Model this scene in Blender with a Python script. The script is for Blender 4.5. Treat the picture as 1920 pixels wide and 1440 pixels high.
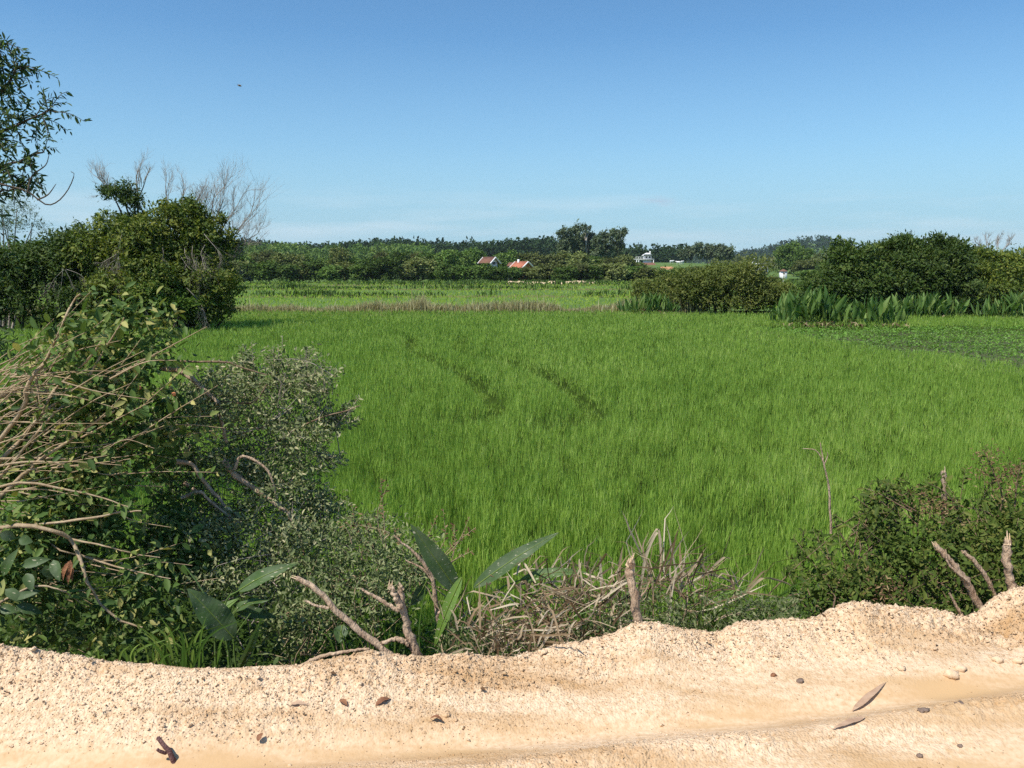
import bpy, math
import numpy as np
from mathutils import Vector, Matrix

for o in list(bpy.data.objects):
    bpy.data.objects.remove(o)
S = bpy.context.scene
C = S.collection
rad = math.radians

# ------------------------------------------------------------------ camera
H = 2.95                       # eye height above the paddy floor
F = 1507.0                     # focal length in photograph pixels (1920 wide)
PITCH = math.atan(220 / F)     # horizon at row 500
cd = bpy.data.cameras.new('camera')
cam = bpy.data.objects.new('camera', cd)
C.objects.link(cam)
cam.location = (0, 0, H)
cam.rotation_euler = (math.pi / 2 - PITCH, 0, 0)
cd.sensor_width = 36
cd.lens = F / 1920 * 36
cd.clip_start = 0.05
cd.clip_end = 20000
S.camera = cam

# ------------------------------------------------------------------ sky and sun
SUN_AZ, SUN_EL = 228, 57       # azimuth clockwise from the view direction (+Y)
w = bpy.data.worlds.new('World')
S.world = w
w.use_nodes = True
nt = w.node_tree
nt.nodes.clear()
wo = nt.nodes.new('ShaderNodeOutputWorld')
bg = nt.nodes.new('ShaderNodeBackground')
sky = nt.nodes.new('ShaderNodeTexSky')
sky.sky_type = 'NISHITA'
sky.sun_disc = False
sky.sun_elevation = rad(SUN_EL)
sky.sun_rotation = rad(SUN_AZ)
sky.altitude = 0
sky.air_density = 1.0
sky.dust_density = 0.0
sky.ozone_density = 1.6
bg.inputs['Strength'].default_value = 0.10
# thin cloud veil low over the horizon, all the way round
tc = nt.nodes.new('ShaderNodeTexCoord')
sep = nt.nodes.new('ShaderNodeSeparateXYZ')
nt.links.new(tc.outputs['Generated'], sep.inputs[0])
mp = nt.nodes.new('ShaderNodeMapping')
mp.inputs['Scale'].default_value = (1.6, 1.6, 14)
mp.inputs['Location'].default_value = (0.35, 0.2, 0.0)
nt.links.new(tc.outputs['Generated'], mp.inputs[0])
cn = nt.nodes.new('ShaderNodeTexNoise')
cn.inputs['Scale'].default_value = 2.2
cn.inputs['Detail'].default_value = 5
cn.inputs['Roughness'].default_value = 0.55
nt.links.new(mp.outputs[0], cn.inputs['Vector'])
cr = nt.nodes.new('ShaderNodeValToRGB')
cr.color_ramp.elements[0].position = 0.46
cr.color_ramp.elements[1].position = 0.70
nt.links.new(cn.outputs['Fac'], cr.inputs[0])
band = nt.nodes.new('ShaderNodeValToRGB')      # only between about 1 and 6 degrees
e = band.color_ramp.elements
e[0].position = 0.0; e[0].color = (0.5, 0.5, 0.5, 1)
e[1].position = 0.11; e[1].color = (0, 0, 0, 1)
x = e.new(0.05); x.color = (1, 1, 1, 1)
nt.links.new(sep.outputs['Z'], band.inputs[0])
mu = nt.nodes.new('ShaderNodeMath'); mu.operation = 'MULTIPLY'
nt.links.new(cr.outputs[0], mu.inputs[0]); nt.links.new(band.outputs[0], mu.inputs[1])
mu2 = nt.nodes.new('ShaderNodeMath'); mu2.operation = 'MULTIPLY'
mu2.inputs[1].default_value = 0.42
nt.links.new(mu.outputs[0], mu2.inputs[0])
mx = nt.nodes.new('ShaderNodeMix'); mx.data_type = 'RGBA'
nt.links.new(mu2.outputs[0], mx.inputs['Factor'])
tin = nt.nodes.new('ShaderNodeMix'); tin.data_type = 'RGBA'; tin.blend_type = 'MULTIPLY'
tin.inputs['Factor'].default_value = 1
tin.inputs['B'].default_value = (0.61, .925, 1.10, 1)
nt.links.new(sky.outputs[0], tin.inputs['A'])
el_r = nt.nodes.new('ShaderNodeValToRGB')      # pale veil of moist air low over the whole horizon
e = el_r.color_ramp.elements
e[0].position = 0.0; e[0].color = (.9, .9, .9, 1)
e[1].position = 0.26; e[1].color = (0, 0, 0, 1)
x = e.new(0.07); x.color = (.72, .72, .72, 1)
x = e.new(0.14); x.color = (.32, .32, .32, 1)
nt.links.new(sep.outputs['Z'], el_r.inputs[0])
ve = nt.nodes.new('ShaderNodeMix'); ve.data_type = 'RGBA'
nt.links.new(el_r.outputs[0], ve.inputs['Factor'])
nt.links.new(tin.outputs['Result'], ve.inputs['A'])
ve.inputs['B'].default_value = (3.0, 4.8, 6.0, 1)
nt.links.new(ve.outputs['Result'], mx.inputs['A'])
mx.inputs['B'].default_value = (6.4, 7.1, 7.6, 1)
cdir = Vector(((1238 - 960) / F, math.cos(PITCH) + (720 - 378) / F * math.sin(PITCH), -math.sin(PITCH) + (720 - 378) / F * math.cos(PITCH))).normalized()
csub = nt.nodes.new('ShaderNodeVectorMath'); csub.operation = 'SUBTRACT'; csub.inputs[1].default_value = cdir
nt.links.new(tc.outputs['Generated'], csub.inputs[0])
cmul = nt.nodes.new('ShaderNodeVectorMath'); cmul.operation = 'MULTIPLY'; cmul.inputs[1].default_value = (1 / .036, 1 / .036, 1 / .0085)
nt.links.new(csub.outputs[0], cmul.inputs[0])
cno = nt.nodes.new('ShaderNodeTexNoise'); cno.inputs['Scale'].default_value = 1.9; cno.inputs['Detail'].default_value = 5
nt.links.new(cmul.outputs[0], cno.inputs['Vector'])
clen = nt.nodes.new('ShaderNodeVectorMath'); clen.operation = 'LENGTH'
nt.links.new(cmul.outputs[0], clen.inputs[0])
cad = nt.nodes.new('ShaderNodeMath'); cad.operation = 'MULTIPLY_ADD'; cad.inputs[1].default_value = 1.6
nt.links.new(cno.outputs['Fac'], cad.inputs[0]); nt.links.new(clen.outputs['Value'], cad.inputs[2])
cmr = nt.nodes.new('ShaderNodeMapRange'); cmr.inputs['From Min'].default_value = 1.55; cmr.inputs['From Max'].default_value = .75; cmr.inputs['To Max'].default_value = .5
nt.links.new(cad.outputs[0], cmr.inputs[0])
mx2 = nt.nodes.new('ShaderNodeMix'); mx2.data_type = 'RGBA'
nt.links.new(cmr.outputs[0], mx2.inputs['Factor']); nt.links.new(mx.outputs['Result'], mx2.inputs['A'])
mx2.inputs['B'].default_value = (3.9, 4.5, 5.6, 1)
nt.links.new(mx2.outputs['Result'], bg.inputs[0])
nt.links.new(bg.outputs[0], wo.inputs[0])

sl = bpy.data.lights.new('sun', 'SUN')
sl.energy = 4.2
sl.angle = rad(0.53)
sl.color = (1.0, 0.955, 0.88)
so = bpy.data.objects.new('sun', sl)
C.objects.link(so)
a, el = rad(SUN_AZ), rad(SUN_EL)
SUND = Vector((math.sin(a) * math.cos(el), math.cos(a) * math.cos(el), math.sin(el)))
so.rotation_euler = (-SUND).to_track_quat('-Z', 'Y').to_euler()

S.view_settings.view_transform = 'Standard'
S.view_settings.look = 'None'
S.view_settings.gamma = 1
S.view_settings.use_curve_mapping = False
S.view_settings.exposure = 0.38
S.render.engine = 'CYCLES'
cy = S.cycles
cy.max_bounces = 4
cy.diffuse_bounces = 2
cy.glossy_bounces = 2
cy.transmission_bounces = 4
cy.transparent_max_bounces = 6
cy.caustics_reflective = cy.caustics_refractive = False
cy.use_denoising = False
cy.denoiser = 'OPENIMAGEDENOISE'
cy.denoising_input_passes = 'RGB_ALBEDO_NORMAL'
cy.use_adaptive_sampling = True
cy.adaptive_threshold = 0.02

# ------------------------------------------------------------------ helpers
CP, SP = math.cos(PITCH), math.sin(PITCH)


def at(px, py, Y):
    """World point seen at photo pixel (px, py) at forward distance Y."""
    u, v = (px - 960) / F, (720 - py) / F
    s = Y / (CP + v * SP)
    return np.array([u * s, Y, H + s * (-SP + v * CP)])


def pxm(Y):
    return Y / F


def unit(v):
    return v / np.maximum(np.linalg.norm(v, axis=-1, keepdims=True), 1e-9)


_tab = np.random.default_rng(5).random((256, 256))


def vnoise(x, y, seed=0):
    x = np.asarray(x, float) + seed * 17.31
    y = np.asarray(y, float) + seed * 7.77
    xi, yi = np.floor(x).astype(int), np.floor(y).astype(int)
    fx, fy = x - xi, y - yi
    fx, fy = fx * fx * (3 - 2 * fx), fy * fy * (3 - 2 * fy)
    t = lambda a, b: _tab[a & 255, b & 255]
    return (t(xi, yi) * (1 - fx) + t(xi + 1, yi) * fx) * (1 - fy) + (t(xi, yi + 1) * (1 - fx) + t(xi + 1, yi + 1) * fx) * fy


def fbm(x, y, oct=4, seed=0, gain=0.5):
    s, amp, tot = 0, 1, 0
    for k in range(oct):
        s = s + amp * vnoise(x * 2 ** k, y * 2 ** k, seed + k * 3)
        tot += amp
        amp *= gain
    return s / tot


def sst(a, b, x):
    t = np.clip((np.asarray(x, float) - a) / (b - a), 0, 1)
    return t * t * (3 - 2 * t)


class G:
    """Collects vertices, faces and one random number per face, then becomes one mesh."""

    def __init__(self):
        self.v, self.f, self.r, self.n = [], [], [], 0

    def add(self, v, f, r=0.5):
        v = np.asarray(v, np.float32).reshape(-1, 3)
        f = np.asarray(f, np.int64)
        self.v.append(v)
        self.f.append(f + self.n)
        self.r.append(np.broadcast_to(np.asarray(r, np.float32), (len(f),)))
        self.n += len(v)

    def mesh(self, name, mats, smooth=False, origin=None):
        V = np.concatenate(self.v)
        if origin is not None:
            V = V - np.asarray(origin, np.float32)
        me = bpy.data.meshes.new(name)
        me.vertices.add(len(V))
        me.vertices.foreach_set('co', V.ravel())
        li = np.concatenate([f.ravel() for f in self.f]).astype(np.int32)
        tot = np.concatenate([np.full(len(f), f.shape[1]) for f in self.f]).astype(np.int32)
        me.loops.add(len(li))
        me.loops.foreach_set('vertex_index', li)
        me.polygons.add(len(tot))
        st = np.concatenate([[0], np.cumsum(tot)[:-1]]).astype(np.int32)
        me.polygons.foreach_set('loop_start', st)
        me.polygons.foreach_set('loop_total', tot)
        if smooth:
            me.polygons.foreach_set('use_smooth', np.ones(len(tot), bool))
        at_ = me.attributes.new('rnd', 'FLOAT', 'FACE')
        at_.data.foreach_set('value', np.concatenate(self.r).astype(np.float32))
        me.update(calc_edges=True)
        for m in (mats if isinstance(mats, (list, tuple)) else [mats]):
            me.materials.append(m)
        return me


def link(name, data, parent=None, loc=None):
    o = bpy.data.objects.new(name, data)
    C.objects.link(o)
    if parent is not None:
        o.parent = parent
    if loc is not None:
        o.location = [float(q) for q in loc]
    return o


def tag(o, label=None, cat=None, group=None, kind=None):
    if label: o['label'] = label
    if cat: o['category'] = cat
    if group: o['group'] = group
    if kind: o['kind'] = kind
    return o


def thing(name, label, cat, loc, group=None):
    return tag(link(name, None, None, loc), label, cat, group)


def part(name, g, mat_, parent, smooth=False, kind=None):
    """g is in world coordinates; parent is an unrotated Empty."""
    me = g.mesh(name, mat_, smooth, origin=tuple(parent.location))
    o = link(name, me, parent)
    if kind: o['kind'] = kind
    return o


def copy_tree(root, loc, rz=0, sc=(1, 1, 1)):
    r = root.copy(); C.objects.link(r)
    r.location = [float(q) for q in loc]
    r.rotation_euler = (0, 0, rz)
    r.scale = sc
    for ch in root.children:
        c = ch.copy(); C.objects.link(c); c.parent = r
    return r


# ------------------------------------------------------------------ geometry builders
def tube(g, pts, r0, r1=None, k=5, rnd=0.5, rough=0.0, rng=None, cap=True):
    pts = np.asarray(pts, float)
    n = len(pts)
    r = np.linspace(r0, r0 if r1 is None else r1, n) if np.isscalar(r0) else np.asarray(r0)
    t = unit(np.gradient(pts, axis=0))
    ref = np.array([0, 0, 1.0]) if abs(t[:, 2]).mean() < 0.8 else np.array([1.0, 0, 0])
    s = unit(np.cross(t, ref))
    b = np.cross(s, t)
    an = np.linspace(0, 2 * np.pi, k, endpoint=False)
    rr = r[:, None] * np.ones(k)
    if rough and rng is not None:
        rr = rr * (1 + rough * rng.normal(size=(n, k)))
    ring = pts[:, None] + rr[..., None] * (np.cos(an)[None, :, None] * s[:, None] + np.sin(an)[None, :, None] * b[:, None])
    i = np.arange(n - 1)[:, None] * k
    j = np.arange(k)[None]
    j2 = (j + 1) % k
    f = np.stack([i + j, i + j2, i + k + j2, i + k + j], -1).reshape(-1, 4)
    g.add(ring.reshape(-1, 3), f, rnd)
    if cap and k <= 8:
        v = np.concatenate([ring[-1], [pts[-1] + t[-1] * r[-1] * 0.6]])
        g.add(v, np.array([[q, (q + 1) % k, k] for q in range(k)]), rnd)


def smooth_line(pts, n=24):
    """Catmull-Rom through the given points."""
    p = np.asarray(pts, float)
    if len(p) < 3:
        t = np.linspace(0, 1, n)[:, None]
        return p[0] * (1 - t) + p[-1] * t
    P = np.concatenate([[2 * p[0] - p[1]], p, [2 * p[-1] - p[-2]]])
    out = []
    m = len(p) - 1
    for q in np.linspace(0, m - 1e-6, n):
        i = int(q); t = q - i
        a, b, c, d = P[i], P[i + 1], P[i + 2], P[i + 3]
        out.append(0.5 * (2 * b + (c - a) * t + (2 * a - 5 * b + 4 * c - d) * t * t + (3 * b - a - 3 * c + d) * t ** 3))
    return np.array(out)


def leaves(g, P, A, N, L, W, rnd, fold=0.18, curl=0.15, fine=True):
    """Many leaves at once: P base, A axis, N face normal, L length, W width."""
    n = len(P)
    L = np.broadcast_to(L, (n,))[:, None]
    W = np.broadcast_to(W, (n,))[:, None]
    A = unit(A)
    N = unit(N - (N * A).sum(-1, keepdims=True) * A)
    B = np.cross(A, N)
    up = N * W * fold
    if fine:
        tip = P + A * L - N * L * curl
        l1 = P + A * L * .3 + B * W * .46 + up
        l2 = P + A * L * .66 + B * W * .42 + up - N * L * curl * .4
        r1 = P + A * L * .3 - B * W * .46 + up
        r2 = P + A * L * .66 - B * W * .42 + up - N * L * curl * .4
        v = np.stack([P, l1, l2, tip, r2, r1], 1)
        i = np.arange(n)[:, None] * 6
        f = np.concatenate([i + np.array([[0, 3, 2, 1]]), i + np.array([[0, 5, 4, 3]])])
        g.add(v.reshape(-1, 3), f, np.concatenate([rnd, rnd]))
    else:
        tip = P + A * L
        l = P + A * L * .45 + B * W * .5 + up
        r = P + A * L * .45 - B * W * .5 + up
        v = np.stack([P, l, tip, r], 1)
        i = np.arange(n)[:, None] * 4
        g.add(v.reshape(-1, 3), i + np.array([[0, 3, 2, 1]]), rnd)


def rand_dir(rng, n):
    return unit(rng.normal(size=(n, 3)))


def lobe_leaves(rng, lobes, ncl, per, spread, shell=(0.55, 1.05), bump=0.25, under=0.5, lump=3.0):
    """Leaf positions in clumps through ellipsoid lobes. lobes: (centre, radii)."""
    c = np.array([l[0] for l in lobes], float)
    r = np.array([l[1] for l in lobes], float)
    wgt = (r[:, 0] * r[:, 2] + r[:, 0] * r[:, 1] + r[:, 1] * r[:, 2])
    k = rng.choice(len(lobes), ncl, p=wgt / wgt.sum())
    d = rand_dir(rng, ncl)
    flip = (d[:, 2] < -0.2) & (rng.random(ncl) > under)
    d[flip, 2] *= -1
    q = d * lump + k[:, None] * 2.7
    nz = np.sin(q[:, 0] * 1.7 + 1.3 * np.sin(q[:, 1] * 1.3)) + np.sin(q[:, 1] * 2.1 + q[:, 2] * 1.4) + np.sin(q[:, 2] * 2.6 + 1.1 * np.sin(q[:, 0] * 2.3))
    s = (shell[0] + (shell[1] - shell[0]) * rng.random(ncl) ** 0.6) * (1 + bump * nz / 3)
    cen = c[k] + d * r[k] * s[:, None]
    crn = rng.random(ncl)
    P = np.repeat(cen, per, 0) + rng.normal(size=(ncl * per, 3)) * spread
    D = np.repeat(d, per, 0)
    R = np.clip(np.repeat(crn, per) * 0.6 + rng.random(ncl * per) * 0.4, 0, 1)
    return P, D, R


def sublobes(rng, lobes, k=9, f=.42):
    out = [(np.array(c), np.array(r) * .72) for c, r in lobes]
    for c, r in lobes:
        d = rand_dir(rng, k)
        d[:, 2] = np.abs(d[:, 2]) * .9 - .25
        d[:, 1] -= .25
        for q in range(k):
            m = float(np.min(r)) * f * rng.uniform(.7, 1.35)
            out.append((np.array(c) + unit(d[q]) * np.array(r) * rng.uniform(.7, .98), (m * 1.15, m, m * .85)))
    return out


def foliage(g, rng, lobes, ncl, per, spread, L, aspect=0.45, droop=0.2, fine=False, jitter=0.35, **kw):
    P, D, R = lobe_leaves(rng, lobes, ncl, per, spread, **kw)
    n = len(P)
    A = rand_dir(rng, n) + D * 0.6 + np.array([0, 0, -droop])
    N = D * 0.6 + rand_dir(rng, n) * 0.65 + np.array([-.1, -.1, 0.6])
    Ls = L * (1 + jitter * rng.normal(size=n)).clip(0.4, 1.9)
    leaves(g, P, A, N, Ls, Ls * aspect, R, fine=fine)


def grow(g, rng, p, d, length, r, depth, tips, spread=0.5, up=0.15, k=4, nseg=5, kids=(2, 4), shrink=0.68, rnd=0.5, wob=0.12):
    """Recursive branching; tips collects (point, direction)."""
    pts = [np.array(p, float)]
    d = unit(np.array(d, float))
    for q in range(nseg):
        d = unit(d + rng.normal(size=3) * wob + np.array([0, 0, up * 0.3]))
        pts.append(pts[-1] + d * length / nseg)
    tube(g, pts, r, r * 0.55, k if depth > 1 else 3, rnd)
    if depth == 0:
        tips.append((pts[-1], d))
        return
    n = rng.integers(kids[0], kids[1] + 1)
    for q in range(n):
        i = rng.integers(max(1, nseg // 2 - 1), nseg + 1)
        nd = unit(d + rand_dir(rng, 1)[0] * spread + np.array([0, 0, up]))
        grow(g, rng, pts[i], nd, length * shrink * rng.uniform(.75, 1.2), r * 0.55, depth - 1, tips, spread, up, k, nseg, kids, shrink, rnd, wob)


def ribbon(g, pts, width, side, rnd, taper=True, fold=0.0):
    """A strap leaf along pts with a given width."""
    pts = np.asarray(pts, float)
    n = len(pts)
    t = np.linspace(0, 1, n)
    wd = width * (np.minimum(1, 0.55 + 1.5 * t) * (1 - t ** 3 * (1 if taper else 0.1)))[:, None] * 0.5
    tan = unit(np.gradient(pts, axis=0))
    s = unit(np.cross(tan, np.cross(np.broadcast_to(side, tan.shape), tan)))
    up = np.cross(s, tan)
    v = np.stack([pts - s * wd + up * fold * wd, pts, pts + s * wd + up * fold * wd], 1).reshape(-1, 3)
    i = np.arange(n - 1)[:, None] * 3
    f = np.concatenate([i + np.array([[0, 1, 4, 3]]), i + np.array([[1, 2, 5, 4]])])
    g.add(v, f, rnd)


def broad_leaf(g, base, tip, width, face, arch=0.1, rnd=0.5, rows=12, cup=0.12, wave=0.0, seed=0):
    """One large lanceolate leaf blade from base to tip; face = the side it shows."""
    base, tip = np.asarray(base, float), np.asarray(tip, float)
    ax = tip - base
    L = np.linalg.norm(ax); ax = ax / L
    fn = np.asarray(face, float)
    fn = unit(fn - (fn @ ax) * ax)
    s = np.cross(ax, fn)
    t = np.linspace(0, 1, rows)
    prof = np.sin(np.pi * np.clip(t, 0, 1) ** 0.75) ** 0.8 * (1 - 0.15 * t)
    prof[0] = 0.06; prof[-1] = 0.01
    cols = np.array([-1, -.55, 0, .55, 1]) if rows < 20 else np.linspace(-1, 1, 11)
    nc = len(cols)
    mid = base + ax * (t * L)[:, None] + fn * (np.sin(np.pi * t) * arch * L)[:, None]
    v = mid[:, None] + s * (cols[None, :, None] * prof[:, None, None] * width / 2) + fn * ((np.abs(cols) ** 1.5)[None, :, None] * prof[:, None, None] * width * cup)
    if wave:
        v = v + fn * (np.sin(t * 17 + seed)[:, None, None] * np.abs(cols)[None, :, None] * wave * width)
    if rows >= 20:
        v = v + fn * (np.sin(t[:, None] * 95 - np.abs(cols)[None] * 9) * (np.abs(cols) > .05)[None] * .005 * width)[..., None]
    i = np.arange(rows - 1)[:, None] * nc
    f = np.concatenate([i + np.array([[c, c + 1, c + nc + 1, c + nc]]) for c in range(nc - 1)])
    g.add(v.reshape(-1, 3), f, rnd)


def box(g, x0, x1, y0, y1, z0, z1, rnd=0.5):
    v = [(x, y, z) for z in (z0, z1) for y in (y0, y1) for x in (x0, x1)]
    f = [(0, 2, 3, 1), (4, 5, 7, 6), (0, 1, 5, 4), (2, 6, 7, 3), (0, 4, 6, 2), (1, 3, 7, 5)]
    g.add(v, f, rnd)


# ------------------------------------------------------------------ materials
def nodes(name):
    m = bpy.data.materials.new(name)
    m.use_nodes = True
    t = m.node_tree
    t.nodes.clear()
    out = t.nodes.new('ShaderNodeOutputMaterial')
    return m, t, out


def ramp(t, stops, fac=None):
    r = t.nodes.new('ShaderNodeValToRGB')
    e = r.color_ramp.elements
    while len(e) < len(stops):
        e.new(0.5)
    for q, (p, c) in enumerate(stops):
        e[q].position = p
        e[q].color = (*c, 1)
    if fac is not None:
        t.links.new(fac, r.inputs[0])
    return r


def leafmat(name, stops, transl=0.3, rough=0.5, spec=0.3, tint=(1.25, 1.3, 0.7), patch=0.0, pscale=0.5, vary=.15):
    m, t, out = nodes(name)
    at_ = t.nodes.new('ShaderNodeAttribute'); at_.attribute_name = 'rnd'
    fac = at_.outputs['Fac']
    if patch:
        ge = t.nodes.new('ShaderNodeNewGeometry')
        no = t.nodes.new('ShaderNodeTexNoise'); no.inputs['Scale'].default_value = pscale; no.inputs['Detail'].default_value = 3
        t.links.new(ge.outputs['Position'], no.inputs['Vector'])
        ma = t.nodes.new('ShaderNodeMath'); ma.operation = 'MULTIPLY_ADD'
        ma.inputs[1].default_value = patch * 2; ma.inputs[2].default_value = -patch
        t.links.new(no.outputs['Fac'], ma.inputs[0])
        ad = t.nodes.new('ShaderNodeMath'); ad.operation = 'ADD'; ad.use_clamp = True
        t.links.new(fac, ad.inputs[0]); t.links.new(ma.outputs[0], ad.inputs[1])
        fac = ad.outputs[0]
    r = ramp(t, stops, fac)
    oi = t.nodes.new('ShaderNodeObjectInfo')
    hs = t.nodes.new('ShaderNodeHueSaturation')
    mr = t.nodes.new('ShaderNodeMapRange'); mr.inputs['To Min'].default_value = 1 - vary; mr.inputs['To Max'].default_value = 1 + vary
    t.links.new(oi.outputs['Random'], mr.inputs[0])
    t.links.new(mr.outputs[0], hs.inputs['Value'])
    t.links.new(r.outputs[0], hs.inputs['Color'])
    p = t.nodes.new('ShaderNodeBsdfPrincipled')
    p.inputs['Roughness'].default_value = rough
    p.inputs['Specular IOR Level'].default_value = spec
    t.links.new(hs.outputs[0], p.inputs['Base Color'])
    tr = t.nodes.new('ShaderNodeBsdfTranslucent')
    mm = t.nodes.new('ShaderNodeMix'); mm.data_type = 'RGBA'; mm.blend_type = 'MULTIPLY'
    mm.inputs['Factor'].default_value = 1
    mm.inputs['B'].default_value = (*tint, 1)
    t.links.new(hs.outputs[0], mm.inputs['A'])
    t.links.new(mm.outputs['Result'], tr.inputs['Color'])
    ms = t.nodes.new('ShaderNodeMixShader'); ms.inputs[0].default_value = transl
    t.links.new(p.outputs[0], ms.inputs[1]); t.links.new(tr.outputs[0], ms.inputs[2])
    t.links.new(ms.outputs[0], out.inputs[0])
    return m


def surf(name, c1, c2, scale=4, rough=0.85, bump=0.2, bscale=30, spec=0.2, stretch=None, coord='Object', detail=4):
    m, t, out = nodes(name)
    tcn = t.nodes.new('ShaderNodeTexCoord')
    mpn = t.nodes.new('ShaderNodeMapping')
    if stretch: mpn.inputs['Scale'].default_value = stretch
    t.links.new(tcn.outputs[coord], mpn.inputs[0])
    n1 = t.nodes.new('ShaderNodeTexNoise'); n1.inputs['Scale'].default_value = scale; n1.inputs['Detail'].default_value = detail
    t.links.new(mpn.outputs[0], n1.inputs['Vector'])
    r = ramp(t, [(0.3, c1), (0.7, c2)], n1.outputs['Fac'])
    p = t.nodes.new('ShaderNodeBsdfPrincipled')
    p.inputs['Roughness'].default_value = rough
    p.inputs['Specular IOR Level'].default_value = spec
    t.links.new(r.outputs[0], p.inputs['Base Color'])
    if bump:
        n2 = t.nodes.new('ShaderNodeTexNoise'); n2.inputs['Scale'].default_value = bscale; n2.inputs['Detail'].default_value = 4
        t.links.new(mpn.outputs[0], n2.inputs['Vector'])
        b = t.nodes.new('ShaderNodeBump'); b.inputs['Strength'].default_value = bump; b.inputs['Distance'].default_value = 0.02
        t.links.new(n2.outputs['Fac'], b.inputs['Height'])
        t.links.new(b.outputs[0], p.inputs['Normal'])
    t.links.new(p.outputs[0], out.inputs[0])
    return m


M = {}
M['rice'] = leafmat('rice_blade', [(0, (0.106, 0.205, 0.025)), (.5, (0.247, 0.379, 0.058)), (.9, (0.341, 0.475, 0.088)), (1, (0.423, 0.519, 0.138))], transl=.40, rough=.45, spec=.3, tint=(1.15, 1.2, .75), patch=.22, pscale=.35)
M['rice_far'] = leafmat('rice_blade_far_lightened', [(0, (0.251, 0.332, 0.043)), (.6, (0.340, 0.451, 0.062)), (1, (0.445, 0.511, 0.096))], transl=.45, rough=.6, spec=.2, tint=(1.2, 1.3, .6), patch=.3, pscale=.08)  # lighter than the near rice: grazing-view brightness put into the colour
M['broad'] = leafmat('broad_leaf_green', [(0, (0.051, 0.097, 0.023)), (.55, (0.105, 0.168, 0.036)), (.85, (0.198, 0.231, 0.063)), (1, (0.442, 0.391, 0.139))], transl=.22, rough=.55, spec=.2)
M['grey'] = leafmat('dusty_grey_leaf', [(0, (0.084, 0.120, 0.043)), (.5, (0.188, 0.222, 0.092)), (.85, (0.338, 0.341, 0.176)), (1, (0.564, 0.494, 0.292))], transl=.22, rough=.7, spec=.15, tint=(1.1, 1.2, .75))
M['under'] = leafmat('undergrowth_shade_leaf', [(0, (0.029, 0.056, 0.013)), (.55, (0.064, 0.106, 0.023)), (.85, (0.122, 0.138, 0.043)), (1, (0.245, 0.163, 0.075))], transl=.25, rough=.6, spec=.2)  # darkened leaf colour stands in for the shade under the shrubs
M['brownleaf'] = leafmat('withered_leaf', [(0, (.10, .05, .03)), (.5, (.20, .12, .06)), (1, (.36, .25, .13))], transl=.2, rough=.75, spec=.15, tint=(1.1, 1, .8))
M['fern'] = leafmat('feathery_leaf', [(0, (0.047, 0.078, 0.014)), (.6, (0.094, 0.133, 0.025)), (.9, (0.164, 0.172, 0.040)), (1, (.17, .14, .06))], transl=.25, rough=.55, spec=.12)
M['dark_tree'] = leafmat('dark_tree_leaf', [(0, (0.034, 0.066, 0.014)), (.5, (0.065, 0.110, 0.020)), (1, (0.132, 0.166, 0.040))], transl=.25, rough=.6, spec=.2, patch=.25, pscale=.8)
M['bush'] = leafmat('bush_leaf', [(0, (0.065, 0.101, 0.018)), (.5, (0.120, 0.169, 0.027)), (1, (0.283, 0.289, 0.052))], transl=.28, rough=.6, spec=.2, patch=.35, pscale=.7)
M['olive'] = leafmat('olive_bush_leaf', [(0, (0.086, 0.113, 0.024)), (.5, (0.136, 0.171, 0.036)), (1, (0.243, 0.251, 0.071))], transl=.28, rough=.65, spec=.15, patch=.2, pscale=.6)
M['far_green'] = leafmat('far_tree_leaf', [(0, (0.060, 0.109, 0.025)), (.5, (0.102, 0.172, 0.037)), (1, (0.180, 0.239, 0.060))], transl=.22, rough=.7, spec=.1, vary=.38)
M['far_olive'] = leafmat('far_olive_leaf', [(0, (0.091, 0.116, 0.038)), (.5, (0.151, 0.178, 0.057)), (1, (0.242, 0.252, 0.092))], transl=.22, rough=.7, spec=.1, vary=.38)
M['far_bright'] = leafmat('far_bright_leaf', [(0, (0.068, 0.127, 0.018)), (.5, (0.109, 0.190, 0.029)), (1, (0.164, 0.240, 0.046))], transl=.25, rough=.7, spec=.1)
M['euca'] = leafmat('eucalyptus_leaf', [(0, (0.072, 0.108, 0.050)), (.5, (0.115, 0.158, 0.072)), (1, (0.187, 0.216, 0.122))], transl=.2, rough=.6, spec=.2)
M['plant'] = leafmat('plantation_leaf', [(0, (0.020, 0.043, 0.017)), (.5, (0.032, 0.064, 0.022)), (1, (0.050, 0.085, 0.032))], transl=.2, rough=.7, spec=.1)
M['thalia'] = leafmat('canna_leaf', [(0, (0.066, 0.133, 0.032)), (.5, (0.106, 0.194, 0.042)), (1, (0.199, 0.282, 0.073))], transl=.3, rough=.5, spec=.2)
M['straw'] = leafmat('dry_straw', [(0, (0.098, 0.061, 0.033)), (.4, (0.271, 0.189, 0.107)), (.75, (0.451, 0.353, 0.230)), (1, (0.590, 0.492, 0.353))], transl=.25, rough=.7, spec=.15, tint=(1.1, 1, .8))
M['sedge'] = leafmat('sedge_green', [(0, (0.066, 0.138, 0.021)), (.5, (0.132, 0.230, 0.036)), (1, (0.264, 0.345, 0.072))], transl=.35, rough=.45, spec=.3)
M['cover'] = leafmat('marsh_cover_leaf', [(0, (0.135, 0.107, 0.043)), (.3, (0.102, 0.170, 0.034)), (.6, (0.149, 0.284, 0.043)), (1, (0.230, 0.410, 0.068))], transl=.35, rough=.5, spec=.3, patch=.55, pscale=.3)
M['bundgrass'] = leafmat('bund_grass', [(0, (0.260, 0.227, 0.093)), (.5, (0.420, 0.381, 0.187)), (1, (0.660, 0.618, 0.357))], transl=.3, rough=.7, spec=.1, tint=(1.1, 1.05, .8))
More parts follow.
